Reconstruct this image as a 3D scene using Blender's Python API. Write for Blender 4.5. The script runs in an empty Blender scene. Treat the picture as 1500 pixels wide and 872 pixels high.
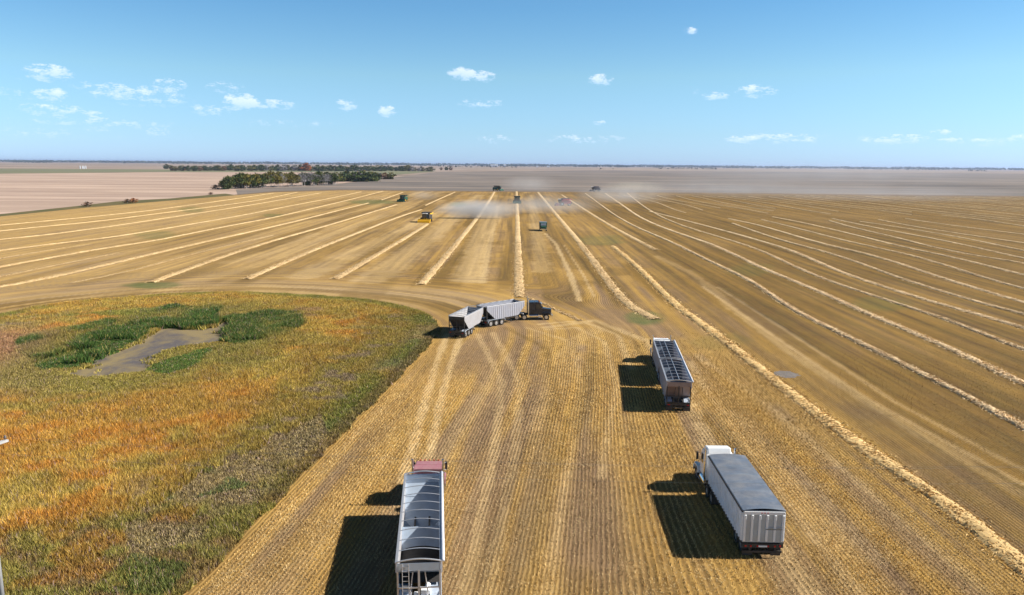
import bpy, math, random
import numpy as np
from mathutils import Matrix, Vector
R = math.radians
rng = np.random.default_rng(7); random.seed(7)
S = bpy.context.scene
COL = S.collection

# ------------------------------------------------------------------ camera
F = 1120.0; P = math.atan(195 / F); T = math.atan(12 / 1500); H = 26.0
def ray(x, y):
    a = (x - 750) / F; b = (436 - y) / F
    a2 = a * math.cos(T) - b * math.sin(T); b2 = b * math.cos(T) + a * math.sin(T)
    return (a2, math.cos(P) + b2 * math.sin(P), -math.sin(P) + b2 * math.cos(P))
def G(x, y, z=0.0):            # point of the place seen at photo position x, y at height z
    r = ray(x, y); t = (z - H) / r[2]
    return (r[0] * t, r[1] * t)
def PX(X, Y):                   # ground points -> photo positions (arrays), used to sort ground colours
    a2 = X; up = Y * math.sin(P) - H * math.cos(P); f = Y * math.cos(P) + H * math.sin(P)
    a = a2 * math.cos(T) + up * math.sin(T); b = -a2 * math.sin(T) + up * math.cos(T)
    return 750 + F * a / f, 436 - F * b / f
cd = bpy.data.cameras.new('camera'); cam = bpy.data.objects.new('camera', cd); COL.objects.link(cam)
cd.sensor_width = 36; cd.lens = F / 1500 * 36; cd.clip_end = 60000; cd.clip_start = 0.5
f_ = Vector((0, math.cos(P), -math.sin(P))); r0 = Vector((1, 0, 0)); u0 = Vector((0, math.sin(P), math.cos(P)))
Rv = r0 * math.cos(T) + u0 * math.sin(T); Uv = -r0 * math.sin(T) + u0 * math.cos(T)
cam.matrix_world = Matrix((( Rv.x, Uv.x, -f_.x, 0), (Rv.y, Uv.y, -f_.y, 0), (Rv.z, Uv.z, -f_.z, H), (0, 0, 0, 1)))
S.camera = cam

# ------------------------------------------------------------------ world and sun
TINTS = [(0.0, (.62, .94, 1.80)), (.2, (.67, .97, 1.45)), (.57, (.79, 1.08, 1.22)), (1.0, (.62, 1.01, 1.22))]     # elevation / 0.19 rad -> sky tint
SUN_EL = R(37); SUN_ROT = R(90)
W = bpy.data.worlds.new('World'); S.world = W; W.use_nodes = True
nt = W.node_tree; nt.nodes.clear()
def N(nt, typ, **kw):
    n = nt.nodes.new(typ)
    for k, v in kw.items():
        if k == 'inp':
            for kk, vv in v.items(): n.inputs[kk].default_value = vv
        else: setattr(n, k, v)
    return n
def math_(nt, op, a, b=None, c=None, clamp=False):
    n = nt.nodes.new('ShaderNodeMath'); n.operation = op; n.use_clamp = clamp
    for i, v in enumerate((a, b, c)):
        if v is None: continue
        if isinstance(v, (int, float)): n.inputs[i].default_value = v
        else: nt.links.new(v, n.inputs[i])
    return n.outputs[0]
def mixc(nt, fac, a, b, mode='MIX'):
    n = nt.nodes.new('ShaderNodeMix'); n.data_type = 'RGBA'; n.blend_type = mode
    for i, v in ((0, fac), (6, a), (7, b)):
        if isinstance(v, (int, float)): n.inputs[i].default_value = v
        elif isinstance(v, (tuple, list)): n.inputs[i].default_value = (*v[:3], 1)
        else: nt.links.new(v, n.inputs[i])
    return n.outputs[2]
sky = N(nt, 'ShaderNodeTexSky', sky_type='NISHITA', sun_disc=False, sun_elevation=SUN_EL, sun_rotation=SUN_ROT,
        altitude=600, air_density=1.0, dust_density=0.35, ozone_density=1.5)
tc = N(nt, 'ShaderNodeTexCoord')
nrm = N(nt, 'ShaderNodeVectorMath', operation='NORMALIZE'); nt.links.new(tc.outputs['Generated'], nrm.inputs[0])
sp = N(nt, 'ShaderNodeSeparateXYZ'); nt.links.new(nrm.outputs[0], sp.inputs[0])
az = math_(nt, 'ARCTAN2', sp.outputs[0], sp.outputs[1]); el = math_(nt, 'ARCSINE', sp.outputs[2])
cmb = N(nt, 'ShaderNodeCombineXYZ'); nt.links.new(az, cmb.inputs[0]); nt.links.new(math_(nt, 'MULTIPLY', el, 2.2), cmb.inputs[1])
def wnoise(scale, detail, sx=1.0, rough=.6):
    v = N(nt, 'ShaderNodeVectorMath', operation='MULTIPLY'); nt.links.new(cmb.outputs[0], v.inputs[0]); v.inputs[1].default_value = (sx, 1, 1)
    n = N(nt, 'ShaderNodeTexNoise', inp={'Scale': scale, 'Detail': detail, 'Roughness': rough}); nt.links.new(v.outputs[0], n.inputs['Vector'])
    return n.outputs[0]
n1 = wnoise(70, 6); n2 = wnoise(300, 4)
# small fair-weather clouds: centre, half width, half height (photo px), strength
CL = [(72,104,26,9,.85),(76,137,16,8,.75),(78,160,36,7,.6),(20,137,40,9,.3),(165,130,44,9,.3),(215,140,60,11,.45),(248,123,20,8,.6),(352,147,20,10,1.0),
      (392,152,38,6,.7),(330,127,26,7,.45),(305,160,30,7,.45),(140,168,14,7,.4),(232,193,14,5,.55),(675,106,18,8,1.1),(703,111,22,7,.9),(706,151,36,6,.45),
      (508,152,16,8,.6),(567,162,13,7,1.0),(880,116,17,7,.95),(1010,44,10,4,.55),(1018,46,7,3,.45),(1108,132,26,8,.65),(1048,140,18,5,.75),(1017,131,10,5,.4),
      (878,178,9,4,.7),(1140,202,66,7,.55),(1308,203,42,6,.65),(1377,193,12,3,.7),(1400,205,22,4,.6),(1455,207,22,5,.6),(1495,202,12,5,.6),(860,203,60,7,.4),
      (725,203,26,6,.5),(420,180,90,6,.26),(150,180,120,8,.3),(60,196,100,8,.26),(560,196,90,7,.2),(90,120,90,5,.18),(1085,203,20,4,.5)]
acc = None; topn = None
for (cx, cy, hw, hh, st) in CL:
    d = ray(cx, cy); l = math.sqrt(sum(q * q for q in d)); caz = math.atan2(d[0], d[1]); cel = math.asin(d[2] / l)
    w = hw / F * 1.25; h = hh / F * 1.35
    dx = math_(nt, 'MULTIPLY', math_(nt, 'SUBTRACT', az, caz), 1 / w)
    dy = math_(nt, 'MULTIPLY', math_(nt, 'SUBTRACT', el, cel - h * .15), 1 / h)
    r2 = math_(nt, 'ADD', math_(nt, 'MULTIPLY', dx, dx), math_(nt, 'MULTIPLY', dy, dy))
    v = math_(nt, 'SUBTRACT', 1.0, r2, clamp=True)
    vs = math_(nt, 'MULTIPLY', math_(nt, 'POWER', v, .7), st)
    tp = math_(nt, 'MULTIPLY', vs, math_(nt, 'ADD', math_(nt, 'MULTIPLY', dy, .5), .5, clamp=True))
    acc = vs if acc is None else math_(nt, 'ADD', acc, vs)
    topn = tp if topn is None else math_(nt, 'ADD', topn, tp)
puff = math_(nt, 'ADD', math_(nt, 'MULTIPLY', math_(nt, 'SUBTRACT', n1, .5), 3.4), math_(nt, 'MULTIPLY', math_(nt, 'SUBTRACT', n2, .5), 1.6))
m = math_(nt, 'MULTIPLY', math_(nt, 'SUBTRACT', math_(nt, 'ADD', acc, math_(nt, 'MULTIPLY', puff, math_(nt, 'MINIMUM', math_(nt, 'MULTIPLY', acc, 2.5), 1.0))), .30), .85, clamp=True)
m = math_(nt, 'MINIMUM', m, .68)
tr = math_(nt, 'DIVIDE', topn, math_(nt, 'ADD', acc, .01), clamp=True)
# sky strength
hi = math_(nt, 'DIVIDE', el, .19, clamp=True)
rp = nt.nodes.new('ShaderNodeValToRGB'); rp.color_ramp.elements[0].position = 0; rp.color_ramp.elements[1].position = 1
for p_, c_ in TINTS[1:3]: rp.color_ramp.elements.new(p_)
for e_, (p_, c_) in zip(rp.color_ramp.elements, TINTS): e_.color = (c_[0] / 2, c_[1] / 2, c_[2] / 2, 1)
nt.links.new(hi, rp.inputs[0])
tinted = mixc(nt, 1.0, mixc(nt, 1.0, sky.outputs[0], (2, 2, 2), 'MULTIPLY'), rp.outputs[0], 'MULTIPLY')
# upper sky dimmed out of view, added to cut fill light and darken shadows
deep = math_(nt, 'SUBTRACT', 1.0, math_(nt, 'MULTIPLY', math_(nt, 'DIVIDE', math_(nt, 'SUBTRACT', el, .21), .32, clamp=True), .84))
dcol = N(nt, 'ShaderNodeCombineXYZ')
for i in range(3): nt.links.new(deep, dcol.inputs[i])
sky_dimmed = mixc(nt, 1.0, tinted, dcol.outputs[0], 'MULTIPLY')
cc = mixc(nt, math_(nt, 'MULTIPLY', math_(nt, 'SUBTRACT', tr, .25), 1.9, clamp=True), (6.0, 7.9, 10.2), (9.4, 10.0, 11.0))
skyc = mixc(nt, m, sky_dimmed, cc)
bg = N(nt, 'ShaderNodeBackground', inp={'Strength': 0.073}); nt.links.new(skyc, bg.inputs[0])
wo = N(nt, 'ShaderNodeOutputWorld'); nt.links.new(bg.outputs[0], wo.inputs[0])

sd = bpy.data.lights.new('sun', 'SUN'); sun = bpy.data.objects.new('sun', sd); COL.objects.link(sun)
sd.energy = 5.0; sd.angle = R(.5); sd.color = (1.0, .94, .84)
sun.rotation_euler = (0, math.pi / 2 - SUN_EL, 0)
S.view_settings.view_transform = 'Standard'; S.view_settings.look = 'None'; S.view_settings.gamma = 1.0
S.view_settings.exposure = 0.70; S.view_settings.use_curve_mapping = False
S.cycles.max_bounces = 6; S.cycles.volume_bounces = 1; S.cycles.volume_step_rate = 1.0; S.cycles.volume_max_steps = 128

# ------------------------------------------------------------------ helpers
def tag(o, label=None, cat=None, group=None, kind=None):
    if label: o['label'] = label
    if cat: o['category'] = cat
    if group: o['group'] = group
    if kind: o['kind'] = kind
    return o
def empty(name, loc=(0, 0, 0), rz=0.0):
    o = bpy.data.objects.new(name, None); COL.objects.link(o); o.location = loc; o.rotation_euler = (0, 0, rz); o.empty_display_size = .5
    return o
def np_mesh(name, verts, faces, mat, parent=None, smooth=False, uv=None, attrs=None, cols=None):
    """verts (n,3); faces (m,k) array of constant k"""
    verts = np.asarray(verts, np.float32); faces = np.asarray(faces, np.int32)
    me = bpy.data.meshes.new(name); m_, k = faces.shape
    me.vertices.add(len(verts)); me.vertices.foreach_set('co', verts.ravel())
    me.loops.add(m_ * k); me.loops.foreach_set('vertex_index', faces.ravel())
    me.polygons.add(m_); me.polygons.foreach_set('loop_start', np.arange(0, m_ * k, k, dtype=np.int32))
    try: me.polygons.foreach_set('loop_total', np.full(m_, k, np.int32))
    except Exception: pass
    me.update(calc_edges=True)
    me.polygons.foreach_set('use_smooth', np.full(m_, smooth, bool))
    if uv is not None:
        l = me.uv_layers.new(name='rows'); l.data.foreach_set('uv', np.asarray(uv, np.float32)[faces.ravel()].ravel())
    for kx, vx in (attrs or {}).items():
        a = me.attributes.new(kx, 'FLOAT', 'POINT'); a.data.foreach_set('value', np.asarray(vx, np.float32))
    if cols is not None:
        a = me.attributes.new('tint', 'FLOAT_COLOR', 'POINT')
        c4 = np.ones((len(verts), 4), np.float32); c4[:, :3] = cols; a.data.foreach_set('color', c4.ravel())
    me.materials.append(mat)
    o = bpy.data.objects.new(name, me); COL.objects.link(o)
    if parent: o.parent = parent
    return o
class MB:
    def __init__(s, M=None): s.v = []; s.f = []; s.M = M or Matrix.Identity(4)
    def add(s, vs, fs):
        b = len(s.v); s.v += [tuple(s.M @ Vector(q)) for q in vs]; s.f += [tuple(i + b for i in q) for q in fs]; return s
    def box(s, x0, x1, y0, y1, z0, z1):
        return s.hexa([(x0,y0,z0),(x1,y0,z0),(x1,y1,z0),(x0,y1,z0),(x0,y0,z1),(x1,y0,z1),(x1,y1,z1),(x0,y1,z1)])
    def hexa(s, v): return s.add(v, [(0,3,2,1),(4,5,6,7),(0,1,5,4),(1,2,6,5),(2,3,7,6),(3,0,4,7)])
    def cyl(s, a, b, r, r2=None, n=12):
        a = Vector(a); b = Vector(b); r2 = r if r2 is None else r2; d = (b - a).normalized()
        t = d.orthogonal().normalized(); w = d.cross(t); vs = []
        for c, rr in ((a, r), (b, r2)):
            for i in range(n):
                q = 2 * math.pi * i / n; vs.append(c + t * math.cos(q) * rr + w * math.sin(q) * rr)
        fs = [(i, (i + 1) % n, n + (i + 1) % n, n + i) for i in range(n)] + [tuple(range(n - 1, -1, -1)), tuple(range(n, 2 * n))]
        return s.add(vs, fs)
    def tube(s, pts, r, n=6):
        for a, b in zip(pts, pts[1:]): s.cyl(a, b, r, n=n)
        return s
    def prism(s, prof, x0, x1):              # profile in (y, z), swept along x
        n = len(prof); vs = [(x0, y, z) for y, z in prof] + [(x1, y, z) for y, z in prof]
        return s.add(vs, [(i, (i + 1) % n, n + (i + 1) % n, n + i) for i in range(n)] + [tuple(range(n - 1, -1, -1)), tuple(range(n, 2 * n))])
    def slab(s, q, t):                       # four corners and a thickness vector
        t = Vector(t); q = [Vector(a) for a in q]
        return s.hexa([*q, *[a + t for a in q]])
    def build(s, name, mat, parent=None, bevel=0, smooth=False):
        me = bpy.data.meshes.new(name); me.from_pydata(s.v, [], s.f); me.materials.append(mat); me.update()
        import bmesh
        bm = bmesh.new(); bm.from_mesh(me); bmesh.ops.recalc_face_normals(bm, faces=bm.faces); bm.to_mesh(me); bm.free()
        if smooth: me.polygons.foreach_set('use_smooth', [True] * len(me.polygons))
        o = bpy.data.objects.new(name, me); COL.objects.link(o)
        if parent: o.parent = parent
        if bevel:
            b = o.modifiers.new('bevel', 'BEVEL'); b.width = bevel; b.segments = 2; b.limit_method = 'ANGLE'; b.angle_limit = R(35)
        return o
def kids(o): return list(o.children)
def copy_tree(o, parent=None):
    c = o.copy(); COL.objects.link(c); c.parent = parent
    for ch in kids(o): copy_tree(ch, c)
    return c

# value noise
_lat = rng.random((256, 256)).astype(np.float32)
def vn(x, y, s=1.0, o=0.0):
    x = np.asarray(x, float) / s + o * 17.3 + 1000; y = np.asarray(y, float) / s + o * 9.1 + 1000
    xi = np.floor(x).astype(int); yi = np.floor(y).astype(int); fx = x - xi; fy = y - yi
    fx = fx * fx * (3 - 2 * fx); fy = fy * fy * (3 - 2 * fy)
    a = _lat[xi & 255, yi & 255]; b = _lat[(xi + 1) & 255, yi & 255]; c = _lat[xi & 255, (yi + 1) & 255]; d = _lat[(xi + 1) & 255, (yi + 1) & 255]
    return (a * (1 - fx) + b * fx) * (1 - fy) + (c * (1 - fx) + d * fx) * fy
def fbm(x, y, s=1.0, o=0.0, n=4):
    t = 0; a = 1; tot = 0
    for i in range(n): t = t + a * vn(x, y, s / 2 ** i, o + i * 3.7); tot += a; a *= .55
    return t / tot
def sstep(a, b, x):
    t = np.clip((x - a) / (b - a), 0, 1); return t * t * (3 - 2 * t)
def inpoly(X, Y, poly):
    c = np.zeros(np.shape(X), bool); n = len(poly)
    for i in range(n):
        x1, y1 = poly[i]; x2, y2 = poly[(i + 1) % n]
        if y1 == y2: continue
        k = ((y1 > Y) != (y2 > Y)) & (X < (x2 - x1) * (Y - y1) / (y2 - y1) + x1); c ^= k
    return c
def dline(X, Y, pl, closed=False):
    d = np.full(np.shape(X), 1e9); pts = list(pl) + ([pl[0]] if closed else [])
    for (x1, y1), (x2, y2) in zip(pts, pts[1:]):
        L = (x2 - x1) ** 2 + (y2 - y1) ** 2 + 1e-9
        t = np.clip(((X - x1) * (x2 - x1) + (Y - y1) * (y2 - y1)) / L, 0, 1)
        d = np.minimum(d, np.hypot(X - x1 - t * (x2 - x1), Y - y1 - t * (y2 - y1)))
    return d
def smooth_line(pts, step):
    pts = [np.array(p, float) for p in pts]; out = []
    for i in range(len(pts) - 1):
        p0 = pts[max(i - 1, 0)]; p1 = pts[i]; p2 = pts[i + 1]; p3 = pts[min(i + 2, len(pts) - 1)]
        n = max(2, int(np.linalg.norm(p2 - p1) / step(p1)))
        for k in range(n):
            t = k / n
            out.append(.5 * (2 * p1 + (p2 - p0) * t + (2 * p0 - 5 * p1 + 4 * p2 - p3) * t * t + (3 * p1 - p0 - 3 * p2 + p3) * t ** 3))
    out.append(pts[-1]); return np.array(out)

# ------------------------------------------------------------------ materials
def mat(name, col, rough=.6, metal=0.0, var=.12, scale=3.0, bump=0.0, spec=.5, dirt=None, dirt_amt=0.0, tint=False, coords='Object', alpha=None):
    m = bpy.data.materials.new(name); m.use_nodes = True; t = m.node_tree; b = t.nodes['Principled BSDF']
    tc = t.nodes.new('ShaderNodeTexCoord')
    n = N(t, 'ShaderNodeTexNoise', inp={'Scale': scale, 'Detail': 5, 'Roughness': .65}); t.links.new(tc.outputs[coords], n.inputs['Vector'])
    if tint:
        a = N(t, 'ShaderNodeAttribute', attribute_name='tint'); base = a.outputs['Color']
    else: base = col
    k = math_(t, 'ADD', math_(t, 'MULTIPLY', math_(t, 'SUBTRACT', n.outputs[0], .5), var * 4), 1.0)
    cmb_ = N(t, 'ShaderNodeCombineXYZ')
    for i in range(3): t.links.new(k, cmb_.inputs[i])
    c = mixc(t, 1.0, base, cmb_.outputs[0], 'MULTIPLY')
    if dirt:
        n3 = N(t, 'ShaderNodeTexNoise', inp={'Scale': scale * .6, 'Detail': 6, 'Roughness': .7}); t.links.new(tc.outputs[coords], n3.inputs['Vector'])
        fac = math_(t, 'MULTIPLY', math_(t, 'SUBTRACT', n3.outputs[0], .42), 4.0, clamp=True)
        c = mixc(t, math_(t, 'MULTIPLY', fac, dirt_amt), c, dirt)
    t.links.new(c, b.inputs['Base Color']); b.inputs['Roughness'].default_value = rough; b.inputs['Metallic'].default_value = metal
    b.inputs['Specular IOR Level'].default_value = spec
    if bump:
        bp = N(t, 'ShaderNodeBump', inp={'Strength': bump, 'Distance': .05}); t.links.new(n.outputs[0], bp.inputs['Height']); t.links.new(bp.outputs[0], b.inputs['Normal'])
    return m
M = {}
M['alu'] = mat('brushed_aluminium', (.66, .76, .92), .3, .3, .06, 4, dirt=(.36, .31, .25), dirt_amt=.25)
M['white_panel'] = mat('white_panel', (.80, .86, .95), .28, 0, .05, 2, dirt=(.5, .45, .38), dirt_amt=.25)
M['pale_panel'] = mat('dusty_pale_panel', (.52, .52, .55), .45, .1, .06, 2, dirt=(.4, .35, .3), dirt_amt=.3)
M['grey_panel'] = mat('grey_panel', (.40, .42, .50), .4, .15, .06, 2, dirt=(.4, .35, .3), dirt_amt=.3)
M['inner'] = mat('worn_liner', (.42, .52, .66), .28, .35, .10, 1.2, dirt=(.45, .42, .38), dirt_amt=.3)
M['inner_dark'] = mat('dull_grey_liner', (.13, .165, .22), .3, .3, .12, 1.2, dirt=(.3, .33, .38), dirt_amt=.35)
M['reflect_panel'] = mat('brown_reflection_sheet', (.30, .22, .20), .5, .2, .2, 2)  # brown reflection on the leaning rear sheet, painted into its colour
M['steel_dark'] = mat('dark_steel', (.035, .036, .04), .6, .2, .2, 5, dirt=(.16, .12, .08), dirt_amt=.35)
M['steel_pale'] = mat('galvanised_steel', (.55, .56, .6), .4, .6, .1, 6)
M['tarp'] = mat('grey_vinyl_tarp', (.125, .15, .20), .45, 0, .22, 1.3, bump=.15, dirt=(.26, .26, .27), dirt_amt=.6)
M['tarp_black'] = mat('black_mesh', (.015, .016, .02), .8, 0, .2, 3)
M['tarp_roll'] = mat('rolled_tarp', (.62, .64, .72), .5, 0, .1, 3)
M['rubber'] = mat('tyre_rubber', (.018, .018, .019), .85, 0, .2, 8, dirt=(.16, .12, .08), dirt_amt=.4)
M['rim'] = mat('polished_rim', (.68, .7, .74), .3, .8, .06, 6)
M['chrome'] = mat('chrome', (.75, .77, .8), .14, 1.0, .03, 4)
M['glass'] = mat('dark_glass', (.02, .03, .04), .06, 0, .05, 3, spec=.8)
M['red_paint'] = mat('faded_red_paint', (.36, .15, .18), .4, 0, .1, 3, dirt=(.42, .26, .25), dirt_amt=.5)
M['white_paint'] = mat('white_paint', (.8, .81, .83), .3, 0, .04, 3)
M['black_paint'] = mat('black_paint', (.012, .016, .026), .25, 0, .1, 3, dirt=(.1, .09, .08), dirt_amt=.3)
M['red_lamp'] = mat('red_lens', (.5, .015, .02), .25, 0, .05, 3)
M['amber'] = mat('amber_lens', (.45, .12, .04), .3, 0, .05, 3)
M['grain'] = mat('dark_canola_seed', (.02, .017, .016), .8, 0, .3, 12, bump=.3)
M['yellow_paint'] = mat('yellow_paint', (.85, .50, .02), .4, 0, .08, 3)
M['green_paint'] = mat('dark_green_paint', (.012, .075, .045), .4, 0, .15, 3)
M['case_red'] = mat('dusty_dull_red_paint', (.48, .10, .15), .5, 0, .15, 3)
M['grey_combine'] = mat('dusty_grey_paint', (.12, .12, .16), .6, 0, .15, 3)
M['wood'] = mat('weathered_wood', (.45, .45, .46), .8, 0, .15, 2, dirt=(.25, .23, .2), dirt_amt=.5)
M['wire'] = mat('bare_wire', (.38, .36, .33), .35, .8, .05, 2)
M['ceramic'] = mat('glazed_insulator', (.12, .1, .1), .2, 0, .1, 3)
M['bark'] = mat('pale_bark', (.42, .40, .40), .85, 0, .25, .6)
M['leaf'] = mat('leaves', (0, 0, 0), .75, 0, .12, .5, tint=True, spec=.2)
M['reed'] = mat('reeds', (0, 0, 0), .8, 0, .10, .9, tint=True, spec=.2)
M['straw'] = mat('stubble_straw', (0, 0, 0), .8, 0, .10, .7, tint=True, spec=.25)
M['binw'] = mat('bin_steel', (.7, .72, .75), .4, .4, .05, 1)
M['roofm'] = mat('shed_roof', (.75, .76, .8), .4, .2, .05, 1)

# stubble field: uv 'rows' (across, along), attributes pale / green / wet / rust
def stubble_material():
    m = bpy.data.materials.new('stubble_field'); m.use_nodes = True; t = m.node_tree; b = t.nodes['Principled BSDF']
    uv = N(t, 'ShaderNodeUVMap', uv_map='rows'); g = N(t, 'ShaderNodeNewGeometry')
    def at(n): return N(t, 'ShaderNodeAttribute', attribute_name=n).outputs['Fac']
    def noise(vec, sc, mul, det=4, rough=.6):
        v = N(t, 'ShaderNodeVectorMath', operation='MULTIPLY'); t.links.new(vec, v.inputs[0]); v.inputs[1].default_value = mul
        n = N(t, 'ShaderNodeTexNoise', inp={'Scale': sc, 'Detail': det, 'Roughness': rough}); t.links.new(v.outputs[0], n.inputs['Vector']); return n.outputs[0]
    s = N(t, 'ShaderNodeSeparateXYZ'); t.links.new(uv.outputs[0], s.inputs[0])
    fine = noise(g.outputs['Position'], 5.0, (1, 1, 1), 5, .8)
    streak = noise(uv.outputs[0], .55, (1, .018, 1), 5, .62)
    broad = noise(g.outputs['Position'], .03, (1, .35, 1), 4)
    mid = noise(g.outputs['Position'], .25, (1, .6, 1), 4, .7)
    wob = math_(t, 'MULTIPLY', math_(t, 'SUBTRACT', noise(uv.outputs[0], .9, (1, .5, 1), 5, .7), .5), .28)
    ph = math_(t, 'MULTIPLY', math_(t, 'ADD', s.outputs[0], wob), 2 * math.pi / .31)
    row = math_(t, 'ADD', math_(t, 'MULTIPLY', math_(t, 'SINE', ph), .5), .5)
    gap = math_(t, 'MULTIPLY', math_(t, 'POWER', row, 1.5), math_(t, 'ADD', math_(t, 'MULTIPLY', fine, 1.6), .1, clamp=True))
    # stubble colours: gold, tan, brown
    gold = mixc(t, math_(t, 'MULTIPLY', math_(t, 'SUBTRACT', broad, .35), 3, clamp=True), (.42, .25, .058), (.57, .36, .11))
    soil = mixc(t, math_(t, 'MULTIPLY', math_(t, 'SUBTRACT', mid, .35), 3, clamp=True), (.225, .14, .062), (.33, .205, .075))
    k = math_(t, 'MULTIPLY', math_(t, 'SUBTRACT', streak, .33), 3.4, clamp=True)
    c = mixc(t, k, soil, gold)
    c = mixc(t, math_(t, 'MULTIPLY', at('dusk'), math_(t, 'ADD', streak, .35, clamp=True)), c, mixc(t, k, (.145, .098, .078), (.29, .195, .12)))
    pale = at('pale')
    pk = math_(t, 'MULTIPLY', pale, math_(t, 'ADD', math_(t, 'MULTIPLY', streak, 1.5), .1, clamp=True))
    c = mixc(t, pk, c, (.64, .46, .23))
    rk = at('rust'); c = mixc(t, math_(t, 'MULTIPLY', rk, .9), c, mixc(t, k, mixc(t, math_(t, 'MULTIPLY', math_(t, 'SUBTRACT', mid, .4), 5, clamp=True), (.080, .046, .014), (.090, .066, .016)), (.235, .134, .028)))
    gk = math_(t, 'MULTIPLY', at('green'), math_(t, 'ADD', mid, .25, clamp=True)); c = mixc(t, gk, c, (.10, .14, .04))
    gap = math_(t, 'MULTIPLY', gap, math_(t, 'MULTIPLY', math_(t, 'SUBTRACT', noise(uv.outputs[0], .8, (1, .35, 1), 4), .25), 2.2, clamp=True))
    dark = mixc(t, 1.0, c, (.33, .30, .32), 'MULTIPLY')
    c = mixc(t, math_(t, 'MULTIPLY', gap, .8), c, dark)
    spk = math_(t, 'MULTIPLY', math_(t, 'MULTIPLY', math_(t, 'SUBTRACT', fine, .58), 3.5, clamp=True), math_(t, 'SUBTRACT', 1.0, math_(t, 'MULTIPLY', rk, .75), clamp=True))
    c = mixc(t, spk, c, mixc(t, .5, c, (.62, .45, .22)))
    wk = at('wet'); c = mixc(t, wk, c, mixc(t, mid, (.04, .04, .018), (.12, .085, .035)))
    t.links.new(c, b.inputs['Base Color']); b.inputs['Roughness'].default_value = .9; b.inputs['Specular IOR Level'].default_value = .15
    bp = N(t, 'ShaderNodeBump', inp={'Strength': .6, 'Distance': .08}); t.links.new(math_(t, 'SUBTRACT', fine, math_(t, 'MULTIPLY', row, .6)), bp.inputs['Height'])
    t.links.new(bp.outputs[0], b.inputs['Normal'])
    return m
M['stubble'] = stubble_material()
def field_material(name, c1, c2, c3, sc=.004, stretch=(1, .25, 1)):
    m = bpy.data.materials.new(name); m.use_nodes = True; t = m.node_tree; b = t.nodes['Principled BSDF']; g = N(t, 'ShaderNodeNewGeometry')
    def noise(s_, mul, det=5, r_=.65):
        v = N(t, 'ShaderNodeVectorMath', operation='MULTIPLY'); t.links.new(g.outputs['Position'], v.inputs[0]); v.inputs[1].default_value = mul
        n = N(t, 'ShaderNodeTexNoise', inp={'Scale': s_, 'Detail': det, 'Roughness': r_}); t.links.new(v.outputs[0], n.inputs['Vector']); return n.outputs[0]
    a = noise(sc, stretch); bb = noise(sc * 3, (.12, 1, 1), 6, .75)
    c = mixc(t, math_(t, 'MULTIPLY', math_(t, 'SUBTRACT', a, .36), 3.4, clamp=True), c1, c2)
    c = mixc(t, math_(t, 'MULTIPLY', math_(t, 'SUBTRACT', bb, .46), 5.0, clamp=True), c, c3)
    t.links.new(c, b.inputs['Base Color']); b.inputs['Roughness'].default_value = .95; b.inputs['Specular IOR Level'].default_value = .1
    return m

# ------------------------------------------------------------------ layout of the slough
WETPX = [(255,880),(262,872),(300,838),(350,787),(400,735),(450,684),(500,632),(540,592),(575,558),(605,525),(632,497),(640,484),(632,470),(615,459),(590,450),(555,444),(520,440),(470,436),(420,433),(360,431),(300,431),(250,433),(200,437),(150,442),(100,447),(50,454),(0,463),(-60,474),(-200,500)]
WET = [G(*p) for p in WETPX]; WET = [(-24.5, 24), (-22.2, 34)] + WET + [(-150, 90), (-120, 40), (-90, 20)]
PONDPX = [(92,550),(130,557),(160,558),(212,548),(246,529),(268,515),(302,506),(334,500),(344,482),(338,469),(314,464),(314,479),(275,480),(232,481),(212,492),(190,508),(160,520),(120,533)]
POND = [G(*p) for p in PONDPX]
WOUT = WET[:2 + len(WETPX)]          # field-side edge only
def wet_sd(X, Y):                    # negative inside
    d = dline(X, Y, WET, True); return np.where(inpoly(X, Y, WET), -d, d)
def rows_uv(X, Y):
    d = wet_sd(X, Y)
    w = sstep(24, 40, d)
    u = (1 - w) * d + w * (X + 14.5)
    s = Y + 0 * X
    # along-row coordinate turns with the curve round the top of the slough
    top = sstep(118, 140, Y) * (1 - w) * (X < 6)
    s = s * (1 - top) + (X * 1.0 + 140) * top
    return u, s

# swaths of straw: photo px polylines
def z1(l): return [(x / 3.75, 270 + y / 3.75) for x, y in l]
def z2(l): return [(350 + x / 3.75, 270 + y / 3.75) for x, y in l]
def z3(l): return [(700 + x / 3.75, 270 + y / 3.75) for x, y in l]
def z4(l): return [(1100 + x / 3.75, 270 + y / 3.75) for x, y in l]
def z5(l): return [(900 + x / 1.93, 420 + y / 1.93) for x, y in l]
SW = []   # (label, points, width, height)
def sw(label, pts, w=1.6, h=.34): SW.append((label, pts, w, h))
sw('straw swath running up to the far green combine, left of the centre swath', z2([(1000,552),(1080,470),(1150,380),(1210,310),(1260,240),(1300,200),(1340,150),(1380,90),(1403,42)]), 2.0)
sw('straight pale straw swath in the centre ending just behind the turning black truck', z3([(228,622),(222,500),(222,350),(217,200),(215,100),(212,40)]), 2.0)
sw('straw swath ending in front of the yellow combine', z2([(525,522),(620,475),(740,390),(850,335),(920,295),(1000,245),(1035,218)]), 1.9)
sw('short far straw swath right of the leftmost green combine', z2([(1020,118),(1090,80),(1185,44)]), 1.5)
sw('long straw swath left of the yellow combine, second from the centre gap', z2([(40,522),(200,455),(350,385),(450,330),(600,297),(700,255),(800,200),(900,165),(1000,140)]), 1.9)
sw('straw swath from the leftmost green combine down to green weeds above the slough', z1([(830,540),(1000,480),(1150,425),(1300,365)]) + z2([(130,318),(260,297),(400,255),(500,215),(640,188),(750,148),(865,112)]), 1.8)
sw('short far straw swath left of the leftmost green combine', z2([(780,88),(900,45)]), 1.5)
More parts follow.
